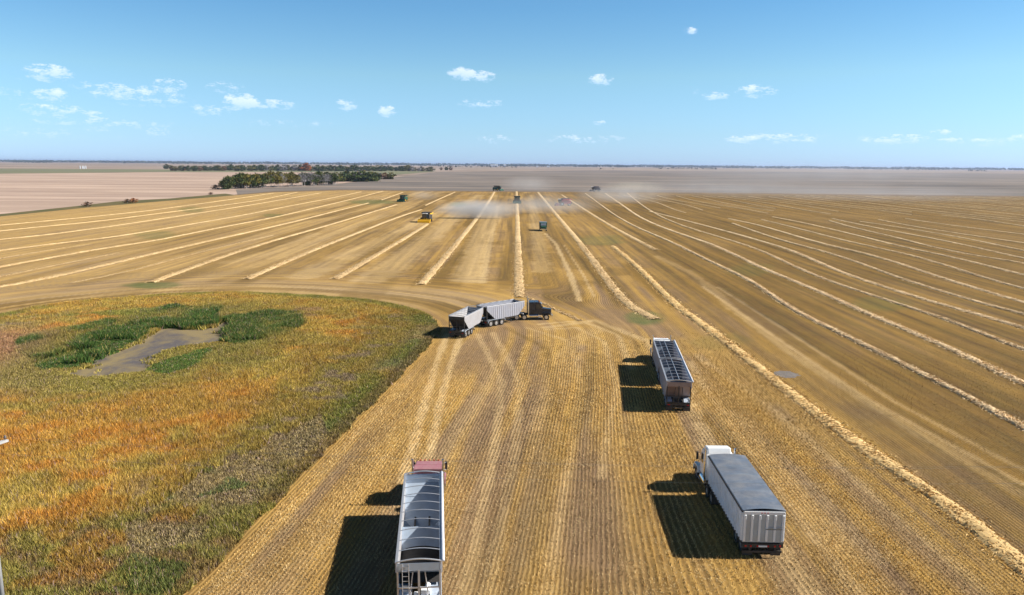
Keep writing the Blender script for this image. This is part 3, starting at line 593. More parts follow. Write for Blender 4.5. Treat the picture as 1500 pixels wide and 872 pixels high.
# reeds and weeds of the slough
def slough():
    n = 760000
    Y = np.sqrt(rng.uniform(35 ** 2, 152 ** 2, n)); X = -rng.uniform(0.02, .78, n) * Y
    k = view_mask(X, Y, 40); X = X[k]; Y = Y[k]
    d = wet_sd(X, Y); jit = (fbm(X, Y, 4, 9) - .5) * 1.2; k = d + jit < .3; X = X[k]; Y = Y[k]; d = d[k]
    inp = inpoly(X, Y, POND) & (dline(X, Y, POND, True) > .3 + 5.5 * np.clip(fbm(X, Y, 5, 41) - .42, 0, 1) * 2 * rng.random(len(X))); X = X[~inp]; Y = Y[~inp]; d = d[~inp]
    px, py = PX(X, Y)
    px = px + (fbm(X, Y, 5, 20) - .5) * 40; py = py + (fbm(X, Y, 5, 21) - .5) * 14
    n1_ = fbm(X, Y, 7, 22); n2_ = fbm(X, Y, 2.5, 23); n3 = fbm(X, Y, 12, 24)
    def C(*c): return np.array(c)
    orange = C(.58, .28, .05); amber = C(.62, .40, .085); olive = C(.29, .265, .065); yel = C(.52, .38, .08); green = C(.055, .125, .025)
    pinkb = C(.38, .22, .14); brown = C(.20, .125, .055); purp = C(.30, .21, .19); straw = C(.44, .34, .19); dgreen = C(.03, .062, .02)
    def mix(a, b, k): return a * (1 - k[:, None]) + b * k[:, None]
    c = mix(np.tile(orange, (len(X), 1)), np.tile(amber, (len(X), 1)), sstep(.4, .6, n2_))
    c = mix(c, np.tile(olive, (len(X), 1)), sstep(.48, .62, fbm(X, Y, 4, 36)) * .55)
    c = mix(c, np.tile(yel, (len(X), 1)), sstep(.54, .7, n3) * .6)
    h = np.full(len(X), 1.25); w = np.full(len(X), .11)
    def zone(cond, col, hh, ww=None, k=.9):
        nonlocal c, h, w
        kk = cond * k * 1.0; c = mix(c, np.tile(col, (len(X), 1)), kk); h = h * (1 - kk) + hh * kk
        if ww: w = w * (1 - kk) + ww * kk
    # back of the slough is yellower, left is pinkish brown
    zone(sstep(470, 445, py), yel * .9, 1.1, k=.5)
    zone(sstep(130, 40, px) * sstep(600, 560, py) * sstep(470, 500, py), pinkb, 1.0, k=.8)
    zone(inpoly(px, py, [(200,480),(470,470),(480,452),(210,455)]) * 1.0 * sstep(.45, .6, n2_), pinkb, 1.1, k=.6)
    zone(inpoly(px, py, [(60,600),(260,560),(330,600),(150,650),(20,640)]) * 1.0 * sstep(.4, .6, n1_), olive * 1.1, 1.1, k=.7)
    zone(inpoly(px, py, [(0,630),(190,570),(400,560),(400,610),(200,640),(0,700)]) * 1.0, orange * 1.05, 1.25, k=.45)
    zone(inpoly(px, py, [(200,455),(310,452),(200,470),(80,470)]) * 1.0, green * 1.6, 1.0, k=.6)
    # olive sedge round the pond
    dp = dline(X, Y, POND, True)
    zone(sstep(14, 5, dp), olive * .95, 1.0, k=.75)
    # bulrush beds
    bed = sstep(.62, .46, fbm(X, Y, 6, 33)) ; 
    zone(inpoly(px, py, [(30,505),(60,490),(120,482),(190,468),(250,455),(320,452),(322,474),(280,482),(228,484),(205,500),(160,524),(112,540),(70,547),(45,530)]) * (.35 + .65 * np.maximum(bed, sstep(7, 3, dp))), green, 1.75, .11, .95)
    zone(inpoly(px, py, [(322,497),(330,474),(350,466),(440,462),(445,474),(412,494),(370,505),(340,506)]) * (.3 + .7 * np.maximum(bed, sstep(7, 3, dp))), green, 1.6, .11, .9)
    zone(inpoly(px, py, [(206,546),(245,522),(300,512),(300,530),(250,548)]) * 1.0, green * 1.35, 1.2, .10, .85)
    zone(inpoly(px, py, [(290,535),(310,505),(400,500),(430,525),(380,545)]) * 1.0, olive * .9, 1.1, None, .6)
    # field-side margin
    e = -d
    zone(sstep(14, 7, e) * sstep(455, 480, py), olive * .95, .8, k=.7)
    zone(sstep(15, 8, e) * sstep(.58, .66, n2_) * sstep(455, 480, py), purp, .7, k=.6)
    zone(sstep(6, 2, e) * sstep(.48, .62, n1_) * sstep(455, 480, py), straw, .4, k=.5)
    zone(sstep(5, 1.5, e) * sstep(.35, .5, n3), green * 1.5, .5, k=.5)
    zone(sstep(1.6, .4, e) * sstep(470, 500, py), brown, .45, k=.6)
    # lower left: olive green weeds with brown patches and dry grass
    low = sstep(738, 760, py + (px - 250) * .14)
    zone(low * (px < 420), olive * .95, .75, .09, .9)
    zone(low * sstep(.46, .58, n2_), brown * 1.3, .6, k=.75)
    zone(low * sstep(.54, .64, fbm(X, Y, 4, 37)), orange * .75, .7, k=.6)
    zone(inpoly(px, py, [(190,770),(270,720),(470,600),(480,640),(330,780),(250,850),(200,860)]) * sstep(.36, .5, n1_), straw * .8, .32, k=.8)
    zone(inpoly(px, py, [(130,872),(200,815),(270,830),(240,880)]) * sstep(.4, .55, n2_), green * 1.3, .7, .1, .6)
    zone(inpoly(px, py, [(240,712),(320,690),(360,716),(250,745)]) * sstep(.42, .55, n2_), green * 1.4, .8, k=.6)
    # little purple seed heads and scattered brights
    rr = rng.random(len(X)); c[rr < .05] = purp * 1.2; c[(rr > .05) & (rr < .11)] = np.array([.52, .38, .12]); c[(rr > .11) & (rr < .2)] *= .45
    c = c * (.35 + 1.25 * rng.random((len(X), 1)))
    h = h * .68 * (.6 + .6 * fbm(X, Y, 3, 30)); h = np.where((dp < 6) & (h < 1.2) & (py > 500), .35, h); keep = rng.random(len(X)) < np.clip(1.5 - .5 * w / .11, .5, 1); 
    w = w * .8 * np.clip(Y / 80, .75, 1.5)
    zones = [('cattail_bed', 'dense orange and amber reeds filling the slough', (py < 745) & ~(e < 9)), ('marsh_weeds', 'low green, brown and purple weeds along the field side of the slough', (py >= 745) | (e < 9))]
    for nm, lab, msk in zones:
        tris(nm, X[msk], Y[msk], np.zeros(msk.sum()), h[msk], w[msk], .8, c[msk], M['reed'], 3, label=lab, cat='reeds' if nm == 'cattail_bed' else 'weeds')
slough()

# ------------------------------------------------------------------ vehicles
def wheel(root, Mx, x, y, r=.5, w=.28, rimm='rim'):
    m = MB(Mx); prof = [(-w/2, r*.62), (-w/2, r*.9), (-w*.38, r), (w*.38, r), (w/2, r*.9), (w/2, r*.62)]; n = 24; vs = []; fs = []
    for i in range(n):
        a = 2 * math.pi * i / n
        for px_, rr in prof: vs.append((x + px_, y + math.cos(a) * rr, r + math.sin(a) * rr))
    k = len(prof)
    for i in range(n):
        for j in range(k): fs.append((i*k+j, i*k+(j+1)%k, ((i+1)%n)*k+(j+1)%k, ((i+1)%n)*k+j))
    m.add(vs, fs); t = m.build('wheel', M['rubber'], root)
    sgn = 1 if x > 0 else -1
    m = MB(Mx); m.cyl((x - w*.3, y, r), (x + w*.3, y, r), r*.62, n=20); m.cyl((x, y, r), (x + sgn*w*.52, y, r), r*.26, r*.2, n=12)
    for i in range(8):
        a = 2*math.pi*i/8; m.cyl((x+sgn*w*.3, y+math.cos(a)*r*.42, r+math.sin(a)*r*.42), (x+sgn*w*.36, y+math.cos(a)*r*.42, r+math.sin(a)*r*.42), r*.05, n=6)
    m.build('rim', M[rimm], t)
def axle(root, Mx, y, dual=True, x=1.06):
    for s in (-1, 1):
        wheel(root, Mx, s * x, y)
        if dual: wheel(root, Mx, s * (x - .33), y)
    MB(Mx).cyl((-x, y, .5), (x, y, .5), .07).build('axle', M['steel_dark'], root)

def tractor(root, Mx, paint, sleeper=1.0, roof=3.0, stack='chrome', flat=True):
    """rear of frame at y 0, bumper at about y 7"""
    e = 4.0 - sleeper
    m = MB(Mx)
    for s in (-1, 1): m.box(s*.42-.05, s*.42+.05, 0, 6.7, .78, 1.02)
    for y in (.1, 1.5, 2.6, 3.6, 4.8, 6.2): m.box(-.37, .37, y-.06, y+.06, .8, 1.0)
    m.build('chassis', M['steel_dark'], root)
    MB(Mx).cyl((0, 1.55, 1.03), (0, 1.55, 1.16), .5, n=20).build('fifth_wheel', M['steel_dark'], root)
    axle(root, Mx, .95); axle(root, Mx, 2.25)
    wheel(root, Mx, -1.02, 6.0); wheel(root, Mx, 1.02, 6.0)
    if sleeper > .2:
        MB(Mx).prism([(e, 1.0), (4.02, 1.0), (4.02, roof), (e+.05, roof-.02)], -1.12, 1.12).build('sleeper', M[paint], root, .06)
    c = MB(Mx); c.prism([(4.02, .95), (5.35, .95), (5.4, 1.95), (5.05, roof-.25), (4.75, roof-.02), (4.02, roof)], -1.02, 1.02); cab = c.build('cab', M[paint], root, .06)
    w = MB(Mx); w.slab([(-.92, 5.405, 2.02), (.92, 5.405, 2.02), (.86, 5.08, roof-.32), (-.86, 5.08, roof-.32)], (0, .03, .012)); w.build('windscreen', M['glass'], cab)
    for s in (-1, 1): MB(Mx).slab([(s*1.022, 4.25, 1.95), (s*1.022, 5.15, 1.95), (s*1.022, 4.9, roof-.4), (s*1.022, 4.25, roof-.4)], (s*.015, 0, 0)).build('side_window', M['glass'], cab)
    v = MB(Mx); v.slab([(-.95, 5.1, roof-.28), (.95, 5.1, roof-.28), (.9, 5.35, roof-.42), (-.9, 5.35, roof-.42)], (0, 0, .03)); v.build('sun_visor', M[stack], cab)
    for x in (-.7, -.35, 0, .35, .7): MB(Mx).box(x-.07, x+.07, 4.75, 4.9, roof-.03, roof+.07).build('marker_lamp', M['amber'], cab, .02)
    h = MB(Mx); h.hexa([(-.72, 5.35, 1.0), (.72, 5.35, 1.0), (.58, 6.85, 1.0), (-.58, 6.85, 1.0), (-.7, 5.42, 2.0), (.7, 5.42, 2.0), (.54, 6.85, 1.78), (-.54, 6.85, 1.78)]); hood = h.build('hood', M[paint], root, .07)
    MB(Mx).box(-.48, .48, 6.86, 6.93, 1.0, 1.72).build('grille', M['chrome'], hood, .02)
    for s in (-1, 1):
        m = MB(Mx); pr = [(y_, z_) for y_, z_ in [(5.35, .75), (5.4, 1.1), (5.6, 1.25), (6.4, 1.25), (6.75, 1.05), (6.85, .7), (6.75, .7), (6.6, 1.0), (6.35, 1.15), (5.65, 1.15), (5.5, 1.05), (5.45, .75)]]
        m.prism(pr, s*.62, s*1.2); m.build('fender', M[paint], root, .03)
        MB(Mx).box(s*.95-.16, s*.95+.16, 6.83, 6.95, .95, 1.12).build('headlight', M['chrome'], root, .03)
        k = MB(Mx); k.cyl((s*1.16, e-.08, .9), (s*1.16, e-.08, 3.75), .085, n=12); k.cyl((s*1.16, e-.08, 1.3), (s*1.16, e-.08, 2.7), .12, n=12); k.build('exhaust_stack', M['chrome'], root, smooth=False)
        MB(Mx).cyl((s*.92, 3.1, .75), (s*.92, 4.6, .75), .32, n=20).build('fuel_tank', M['chrome'], root)
        MB(Mx).box(s*.75, s*1.2, 4.65, 5.2, .45, .55).box(s*.75, s*1.1, 4.65, 5.2, .8, .86).build('step', M['steel_pale'], root)
        k = MB(Mx); k.box(s*1.28-.1, s*1.28+.1, 5.28, 5.34, 1.95, 2.65); mr = k.build('mirror', M['black_paint'] if paint != 'white_paint' else M['steel_dark'], root, .03)
        MB(Mx).tube([(s*1.02, 5.2, 2.0), (s*1.3, 5.3, 1.98)], .02).tube([(s*1.02, 5.0, 2.6), (s*1.3, 5.3, 2.6)], .02).build('mirror_arm', M['steel_pale'], mr)
        MB(Mx).prism([(.1, 1.05), (.35, 1.12), (.35, 1.16), (.05, 1.1), (-.02, .45), (.02, .45)], s*.55, s*1.2).build('mud_flap', M['steel_dark'], root)
    MB(Mx).box(-1.18, 1.18, 6.95, 7.1, .42, .85).build('bumper', M['chrome'], root, .04)

def hopper(root, Mx, L, side='white_panel', rear='steel_dark', inner='inner', axles=3, cover='bows', roll=1, H1=3.35, fender='alu', saddle=True, ribs=True, grain=None, bumper=True, wheels_y=1.0, ladder=True, slope=1.9, parts='trailer'):
    w = 1.3; zb = 1.2
    prof = [(0, H1), (0, H1-.55), (slope, zb), (L-slope*.8, zb), (L, H1-.75), (L, H1)]
    for s in (-1, 1):
        x0, x1 = (s*w, s*(w-.04))
        b = MB(Mx); b.prism(prof, min(x0, x1), max(x0, x1)); sidep = b.build('side_wall', M[side], root)
        r = MB(Mx); y = .25
        while y < L - .1:
            zl = zb if slope <= y <= L-slope*.8 else (H1-.55 - (H1-.55-zb)*y/slope if y < slope else H1-.75-(H1-.75-zb)*(L-y)/(slope*.8))
            r.box(s*(w+.002), s*(w+.055), y-.045, y+.045, zl+.04, H1-.12) if s > 0 else r.box(s*(w+.055), s*(w+.002), y-.045, y+.045, zl+.04, H1-.12)
            y += .42
        r.build('rib', M[side], sidep)
        MB(Mx).box(min(s*1.2, s*1.36), max(s*1.2, s*1.36), 0, L, H1, H1+.09).build('top_rail', M['steel_pale'], root, .02)
    # end walls and sloping ends, in the colour of the liner
    b = MB(Mx)
    b.slab([(-w+.05, L-.05, H1), (w-.05, L-.05, H1), (w-.05, L-.05, H1-.7), (-w+.05, L-.05, H1-.7)], (0, .04, 0))
    b.slab([(-w+.05, L-.06, H1-.72), (w-.05, L-.06, H1-.72), (w-.05, L-slope*1.25, zb-.25), (-w+.05, L-slope*1.25, zb-.25)], (0, 0, .05)); b.build('front_slope', M[inner], root)
    b = MB(Mx); b.slab([(-w+.05, .01, H1-.02), (w-.05, .01, H1-.02), (w-.05, .01, H1-.5), (-w+.05, .01, H1-.5)], (0, .04, 0))
    b.slab([(-w+.05, .06, H1-.52), (w-.05, .06, H1-.52), (w-.05, slope*1.1, zb-.1), (-w+.05, slope*1.1, zb-.1)], (0, 0, .05)); b.build('rear_slope', M[rear], root)
    # hoppers
    ym = L / 2
    b = MB(Mx)
    for a, c in ((slope*1.05, ym-.15), (ym+.15, L-slope*1.2)) if saddle else ((slope*1.05, L-slope*1.2),):
        ym_ = (a+c)/2
        for s in (-1, 1): b.slab([(s*(w-.05), a, zb+.01), (s*(w-.05), c, zb+.01), (s*.45, c-.4, .55), (s*.45, a+.4, .55)], (0, 0, .04))
        b.slab([(-w+.05, a, zb), (w-.05, a, zb), (.45, a+.4, .55), (-.45, a+.4, .55)], (0, .03, .02)); b.slab([(-w+.05, c, zb), (w-.05, c, zb), (.45, c-.4, .55), (-.45, c-.4, .55)], (0, -.03, .02))
        b.box(-.5, .5, a+.35, c-.35, .48, .55)
    b.build('hopper_bottom', M[inner], root)
    if saddle:
        b = MB(Mx); b.slab([(-w+.05, ym, 2.35), (w-.05, ym, 2.35), (w-.05, ym-1.2, zb-.05), (-w+.05, ym-1.2, zb-.05)], (0, 0, .04)); b.slab([(-w+.05, ym, 2.36), (w-.05, ym, 2.36), (w-.05, ym+1.2, zb-.05), (-w+.05, ym+1.2, zb-.05)], (0, 0, .04))
        for k_ in range(-2, 3): b.box(k_*.45-.12, k_*.45+.12, ym-1.0, ym+.0, 1.4, 2.1) if False else None
        b.build('saddle', M[inner], root)
    if grain:
        a, c = grain; m = MB(Mx); n = 8; vs = []; fs = []
        for i in range(n+1):
            for j in range(n+1):
                u_, v_ = i/n, j/n; vs.append((-w+.06+u_*(2*w-.12), a+v_*(c-a), 1.35 + .35*math.sin(u_*math.pi)*math.sin(v_*math.pi)))
        for i in range(n):
            for j in range(n): fs.append((i*(n+1)+j, (i+1)*(n+1)+j, (i+1)*(n+1)+j+1, i*(n+1)+j+1))
        m.add(vs, fs); m.build('grain_load', M['grain'], root, smooth=True)
    # bows over the open top
    if cover == 'bows':
        y = .05; k_ = 0; nb = max(3, round(L/1.35))
        for k_ in range(nb+1):
            y = .04 + (L-.08)*k_/nb; pts = [(-w+.02 + (2*w-.04)*i/8, y, H1+.07+.16*math.sin(math.pi*i/8)) for i in range(9)]
            MB(Mx).tube(pts, .028 if 0 < k_ < nb else .05).build('bow', M['steel_pale'], root)
    if cover == 'bows' and roll == 2:
        MB(Mx).tube([(0, .1, H1+.25), (0, L-.1, H1+.25)], .035).tube([(-.62, .1, H1+.19), (-.62, L-.1, H1+.19)], .02).build('ridge_pole', M['steel_pale'], root)
    if roll:
        MB(Mx).cyl((w+.1, .02, H1+.1), (w+.1, L-.02, H1+.1), .1, n=10).build('rolled_tarp', M['tarp_roll'], root, smooth=True)
    # frame
    b = MB(Mx)
    for s in (-1, 1):
        b.box(s*.5-.06, s*.5+.06, -.1, slope+1.0, .98, 1.14); MB(Mx).box(s*.5-.06, s*.5+.06, L-slope*1.6, L-.3, 1.14, 1.28).build('nose_rail', M['steel_dark'], root)
        b.box(s*1.22-.05, s*1.22+.05, 0, .1, 1.0, H1-.5); b.tube([(s*.55, .05, 1.1), (s*.35, .1, H1-.6)], .035); b.tube([(s*1.2, .1, 1.1), (s*1.2, slope, 1.3)], .04)
    b.box(-1.25, 1.25, -.05, .06, .98, 1.12); b.box(-.06, .06, 0, .08, 1.05, H1-.45); b.box(-1.25, 1.25, .0, .07, 1.75, 1.83)
    b.build('frame', M['steel_pale'] if ladder else M['steel_dark'], root)
    for i in range(axles): axle(root, Mx, wheels_y + i*1.2)
    for s in (-1, 1):
        yr = wheels_y + (axles-1)*1.2
        MB(Mx).prism([(wheels_y-.75, .7), (wheels_y-.62, 1.0), (wheels_y-.3, 1.16), (yr+.3, 1.16), (yr+.62, 1.0), (yr+.72, .75), (yr+.68, .75), (yr+.58, .97), (yr+.28, 1.12), (wheels_y-.28, 1.12), (wheels_y-.58, .97), (wheels_y-.7, .7)], s*.62, s*1.3).build('fender', M[fender], root)
        MB(Mx).box(min(s*.6, s*1.28), max(s*.6, s*1.28), wheels_y-.82, wheels_y-.79, .12, .95).build('mud_flap', M['steel_dark'], root)
        MB(Mx).box(s*1.0-.12, s*1.0+.12, -.09, -.05, .8, .9).build('tail_light', M['red_lamp'], root)
    if bumper: MB(Mx).box(-1.25, 1.25, -.06, .04, .5, .62).box(-1.25, 1.25, -.055, .0, .78, .95).build('rear_bumper', M['steel_dark'], root)
    if ladder:
        l = MB(Mx)
        for x in (-.95, -.58): l.cyl((x, -.03, .6), (x, -.03, H1), .022, n=6)
        z = .75
        while z < H1: l.cyl((-.95, -.03, z), (-.58, -.03, z), .018, n=6); z += .3
        l.build('ladder', M['steel_pale'], root)
        e_ = MB(Mx); e_.box(.1, .45, .15, .5, 1.15, 1.5); e_.cyl((.0, .3, 1.25), (-.3, .25, 1.3), .11, n=12); e_.cyl((.5, .5, 1.2), (.5, 1.4, 1.2), .16, n=12); e_.build('brake_tank', M['white_paint'], root, .02)
    for s in (-1, 1): MB(Mx).box(s*.7-.06, s*.7+.06, L-2.6, L-2.48, .25, 1.15).box(s*.7-.14, s*.7+.14, L-2.68, L-2.4, .2, .25).build('landing_leg', M['steel_dark'], root)
    MB(Mx).box(-1.2, 1.2, L-.25, L-.05, 1.15, 1.32).build('nose_beam', M['steel_pale'], root)

def TM(x, y, hd, z=0):      # hd: heading angle from +Y towards +X
    return Matrix.Translation((x, y, z)) @ Matrix.Rotation(-hd, 4, 'Z')

# 1 red tractor with an open two-hopper trailer, lower centre
root = empty('grain_truck', (-5.25, 40.75, 0), R(5.6))
tag(root, 'dusty red truck with an open-topped silver hopper trailer, lower centre of the field', 'semi truck', 'parked grain trucks')
hopper(root, Matrix.Identity(4), 12.9, side='pale_panel', roll=1, grain=(1.3, 6.2), rear='inner', slope=2.6)
tractor(root, TM(.12, 11.7, R(4)), 'red_paint', sleeper=.9, roof=2.95)

# 2 super-B seen from behind, upper of the two at right
root = empty('grain_truck', (17.85, 78.5, 0), R(-6.1))
tag(root, 'parked truck with two open dark hopper trailers under bows, above the white one', 'semi truck', 'parked grain trucks')
hopper(root, Matrix.Identity(4), 9.2, side='grey_panel', rear='reflect_panel', roll=2, ladder=False, saddle=True, slope=1.7, inner='inner_dark')
hopper(root, TM(0, 9.75, 0), 9.8, side='grey_panel', rear='reflect_panel', roll=2, ladder=False, bumper=False, slope=1.7, inner='inner_dark')
tractor(root, TM(-.1, 17.9, 0), 'white_paint', sleeper=.9, roof=3.05)

# 3 white box trailer with grey tarp, lower right
root = empty('grain_truck', (16.95, 47.8, 0), R(-1.2))
tag(root, 'white tractor unit and ribbed white box trailer closed by a flat grey tarp, lower right', 'semi truck', 'parked grain trucks')
I = Matrix.Identity(4); Lt = 9.8; w = 1.36; Ht = 3.3
for s in (-1, 1):
    a, b_ = sorted((s*w, s*(w-.05))); sd_ = MB(I).box(a, b_, 0.02, Lt, 1.15, Ht).build('side_wall', M['white_panel'], root)
    r_ = MB(I); y = .2
    while y < Lt: a, b_ = sorted((s*(w+.003), s*(w+.1))); r_.box(a, b_, y-.09, y+.09, 1.2, Ht-.15); y += .48
    r_.build('rib', M['white_panel'], sd_)
    a, b_ = sorted((s*1.24, s*1.44)); MB(I).box(a, b_, 0, Lt, Ht, Ht+.1).build('top_rail', M['steel_pale'], root, .02)
    a, b_ = sorted((s*1.3, s*1.42)); MB(I).box(a, b_, .0, Lt, 1.02, 1.15).build('bottom_rail', M['steel_dark'], root)
    MB(I).box(s*.45-.06, s*.45+.06, 0, Lt-.6, .85, 1.03).build('frame_rail', M['steel_dark'], root)
    MB(I).box(min(s*.62, s*1.3), max(s*.62, s*1.3), .12, .16, .12, .8).build('mud_flap', M['steel_dark'], root)
    MB(I).box(s*.7-.06, s*.7+.06, Lt-2.5, Lt-2.38, .25, 1.02).build('landing_leg', M['steel_dark'], root)
    for x in (.35, .8, 1.15): MB(I).cyl((s*x, -.16, .92), (s*x, -.12, .92), .065, n=10).build('tail_light', M['red_lamp'], root)
MB(I).box(-w+.05, w-.05, 0.05, Lt, 1.03, 1.14).build('floor', M['steel_dark'], root)
MB(I).box(-w+.05, w-.05, Lt-.06, Lt, 1.14, Ht+.02).build('front_wall', M['white_panel'], root)
gt = MB(I).box(-w+.01, w-.01, -.05, .0, 1.15, Ht+.02).build('tailgate', M['inner'], root)
for x in (-1.28, -.8, -.3, .2, .72, 1.26):
    MB(I).prism([(-.055, 1.2), (-.17, 1.28), (-.17, Ht-.2), (-.055, Ht-.1)], x-.075, x+.075).build('stake', M['white_paint'], gt, .02)
MB(I).box(-w, w, -.12, -.052, Ht-.16, Ht+.06).build('header', M['white_paint'], gt, .02)
MB(I).cyl((.1, -.2, 2.15), (1.2, -.2, 2.15), .03, n=8).build('handle', M['steel_dark'], gt)
for x in (-.2, 0, .2): MB(I).box(x-.04, x+.04, -.15, -.125, Ht-.05, Ht+.0).build('marker_lamp', M['red_lamp'], gt)
MB(I).box(-1.36, 1.36, -.12, -.02, .8, 1.08).build('light_bar', M['steel_dark'], root)
MB(I).box(-1.3, 1.3, -.1, .0, .42, .56).box(-.9, -.8, -.08, 0, .5, .85).box(.8, .9, -.08, 0, .5, .85).build('rear_bumper', M['steel_dark'], root)
MB(I).box(-.3, .3, -.14, -.121, .84, .96).build('number_plate', M['white_paint'], root)
tp = MB(I); n = 10; m_ = 24; vs = []; fs = []
for j in range(m_+1):
    for i in range(n+1):
        y = -.02 + (Lt+.04)*j/m_; x = -1.42+2.84*i/n; sag = .09*abs(math.sin(math.pi*j/m_*7))
        vs.append((x, y, Ht+.115+.13*math.sin(math.pi*i/n)*(1)-sag*math.sin(math.pi*i/n)))
for j in range(m_):
    for i in range(n): fs.append((j*(n+1)+i, j*(n+1)+i+1, (j+1)*(n+1)+i+1, (j+1)*(n+1)+i))
tp.add(vs, fs)
tp.slab([(-1.42, -.03, Ht+.1), (1.42, -.03, Ht+.1), (1.42, -.03, Ht+.02), (-1.42, -.03, Ht+.02)], (0, .02, 0)); tp.build('tarp', M['tarp'], root, smooth=False)
MB(I).cyl((-1.47, -.02, Ht+.02), (-1.47, Lt, Ht+.02), .06, n=10).build('tarp_roll', M['steel_dark'], root)
axle(root, I, .95); axle(root, I, 2.2)
tractor(root, TM(-.3, 7.3, R(-1.2)), 'white_paint', sleeper=.8, roof=3.15, stack='white_paint')
MB(TM(-.3, 7.3, R(-1.2))).prism([(3.3, 3.12), (4.9, 3.1), (4.4, 3.5), (3.6, 3.62)], -.95, .95).build('roof_fairing', M['white_paint'], root, .08)

# 4 black tractor turning with two hopper trailers, beside the slough
root = empty('grain_truck', (-8.2, 112.7, 0), 0)
tag(root, 'black truck turning with a grey and a white hopper trailer beside the slough', 'semi truck')
def near_edge(x0, y0, x1, y1):      # near top edge rear -> front, trailer axis lies 1.3 m to its left
    h = math.atan2(x1-x0, y1-y0); nx, ny = -math.cos(h), math.sin(h)
    return TM(x0+nx*1.3+8.2, y0+ny*1.3-112.7, h), math.hypot(x1-x0, y1-y0)
Mr, Lr = near_edge(-7.1, 112.6, -4.6, 120.3); Ml, Ll = near_edge(-4.0, 120.6, 2.1, 126.4)
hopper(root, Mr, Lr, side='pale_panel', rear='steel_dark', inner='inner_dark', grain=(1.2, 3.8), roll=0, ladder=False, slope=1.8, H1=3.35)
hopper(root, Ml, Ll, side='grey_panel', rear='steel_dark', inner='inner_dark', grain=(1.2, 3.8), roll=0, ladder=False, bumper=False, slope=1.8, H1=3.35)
tractor(root, TM(-.2+8.2, 127.9-112.7, R(86)), 'black_paint', sleeper=1.0, roof=3.1)

# combines
def combine(paint, top='steel_dark', header=5.0, headpaint=None, auger=True):
    root = empty('combine', (0, 0, 0)); hp = headpaint or paint
    I = Matrix.Identity(4)
    MB(I).hexa([(-1.45, -2.6, 1.1), (1.45, -2.6, 1.1), (1.45, 2.3, 1.0), (-1.45, 2.3, 1.0), (-1.5, -2.9, 2.7), (1.5, -2.9, 2.7), (1.5, 2.2, 3.1), (-1.5, 2.2, 3.1)]).build('body', M[paint], root, .08)
    MB(I).hexa([(-1.3, -1.5, 3.1), (1.3, -1.5, 3.1), (1.3, 1.9, 3.1), (-1.3, 1.9, 3.1), (-1.75, -1.9, 3.95), (1.75, -1.9, 3.95), (1.75, 2.2, 3.95), (-1.75, 2.2, 3.95)]).build('grain_tank', M[top], root)
    c = MB(I).hexa([(-.85, 2.3, 1.6), (.85, 2.3, 1.6), (.8, 3.7, 1.6), (-.8, 3.7, 1.6), (-.85, 2.3, 3.45), (.85, 2.3, 3.45), (.85, 3.95, 3.3), (-.85, 3.95, 3.3)]).build('cab', M['glass'], root)
    MB(I).box(-.98, .98, 2.25, 4.05, 3.46, 3.62).build('cab_roof', M['white_paint'] if paint != 'green_paint' else M[paint], c, .05)
    MB(I).hexa([(-.6, 2.6, .75), (.6, 2.6, .75), (.65, 4.6, .35), (-.65, 4.6, .35), (-.6, 2.6, 1.55), (.6, 2.6, 1.55), (.65, 4.6, 1.0), (-.65, 4.6, 1.0)]).build('feeder_house', M[hp], root)
    h = header/2; hd = MB(I).prism([(4.5, .15), (5.6, .1), (5.6, .3), (4.95, .45), (4.7, 1.45), (4.5, 1.45)], -h, h).build('pickup_header', M[hp], root)
    MB(I).cyl((-h, 5.05, .6), (h, 5.05, .6), .27, n=12).build('header_auger', M[hp], hd)
    for s in (-1, 1):
        wheel(root, I, s*1.65, 2.1, .95, .75, 'yellow_paint' if paint in ('green_paint', 'yellow_paint') else 'rim'); wheel(root, I, s*1.45, -2.0, .62, .45, 'yellow_paint' if paint in ('green_paint', 'yellow_paint') else 'rim')
    MB(I).cyl((-1.7, 1.7, 3.3), (-1.7, -3.3, 3.4), .2, n=10).build('unloading_auger', M[paint], root)
    MB(I).hexa([(-1.0, -3.6, 1.0), (1.0, -3.6, 1.0), (1.0, -2.6, 1.2), (-1.0, -2.6, 1.2), (-.9, -3.3, 1.9), (.9, -3.3, 1.9), (1.0, -2.7, 2.3), (-1.0, -2.7, 2.3)]).build('straw_chopper', M['steel_dark'], root)
    MB(I).cyl((.7, -2.0, 2.7), (.7, -2.0, 3.8), .08, n=8).build('exhaust_pipe', M['steel_dark'], root)
    return root
GC = 'combines working in the distance'
def at(px, py): x, y = G(px, py); return (x, y, 0)
cg = combine('green_paint', header=4.6); cg.location = at(757.3, 298); cg.rotation_euler.z = R(180)
tag(cg, 'dark green combine coming head-on down the centre swath', 'combine', GC)
c2 = copy_tree(cg); c2.location = at(591.5, 295.5); c2.rotation_euler.z = R(165); c2['label'] = 'dark green combine farthest left of all the combines'
c3 = copy_tree(cg); c3.location = at(727.5, 279.5); c3.rotation_euler.z = R(-125); c3['label'] = 'dark green combine turning on the far edge, nearest the horizon of the green ones'
cy = combine('yellow_paint', 'steel_dark', 5.0); cy.location = at(625.5, 325.2); cy.rotation_euler.z = R(172)
tag(cy, 'yellow combine with black grain tank trailing a long grey dust plume', 'combine', GC)
for ch in cy.children:
    if ch.name.startswith('body'): ch.data.materials[0] = M['steel_dark']
cr = combine('case_red', 'grey_combine', 5.0); cr.location = at(828, 301.5); cr.rotation_euler.z = R(100)
tag(cr, 'dull red combine half hidden by the dust behind it', 'combine', GC)
c5 = combine('grey_combine', 'grey_combine', 5.0); c5.location = at(873.5, 280.5); c5.rotation_euler.z = R(95)
tag(c5, 'dark grey combine with tan dust on the far right edge of the stubble', 'combine', GC)

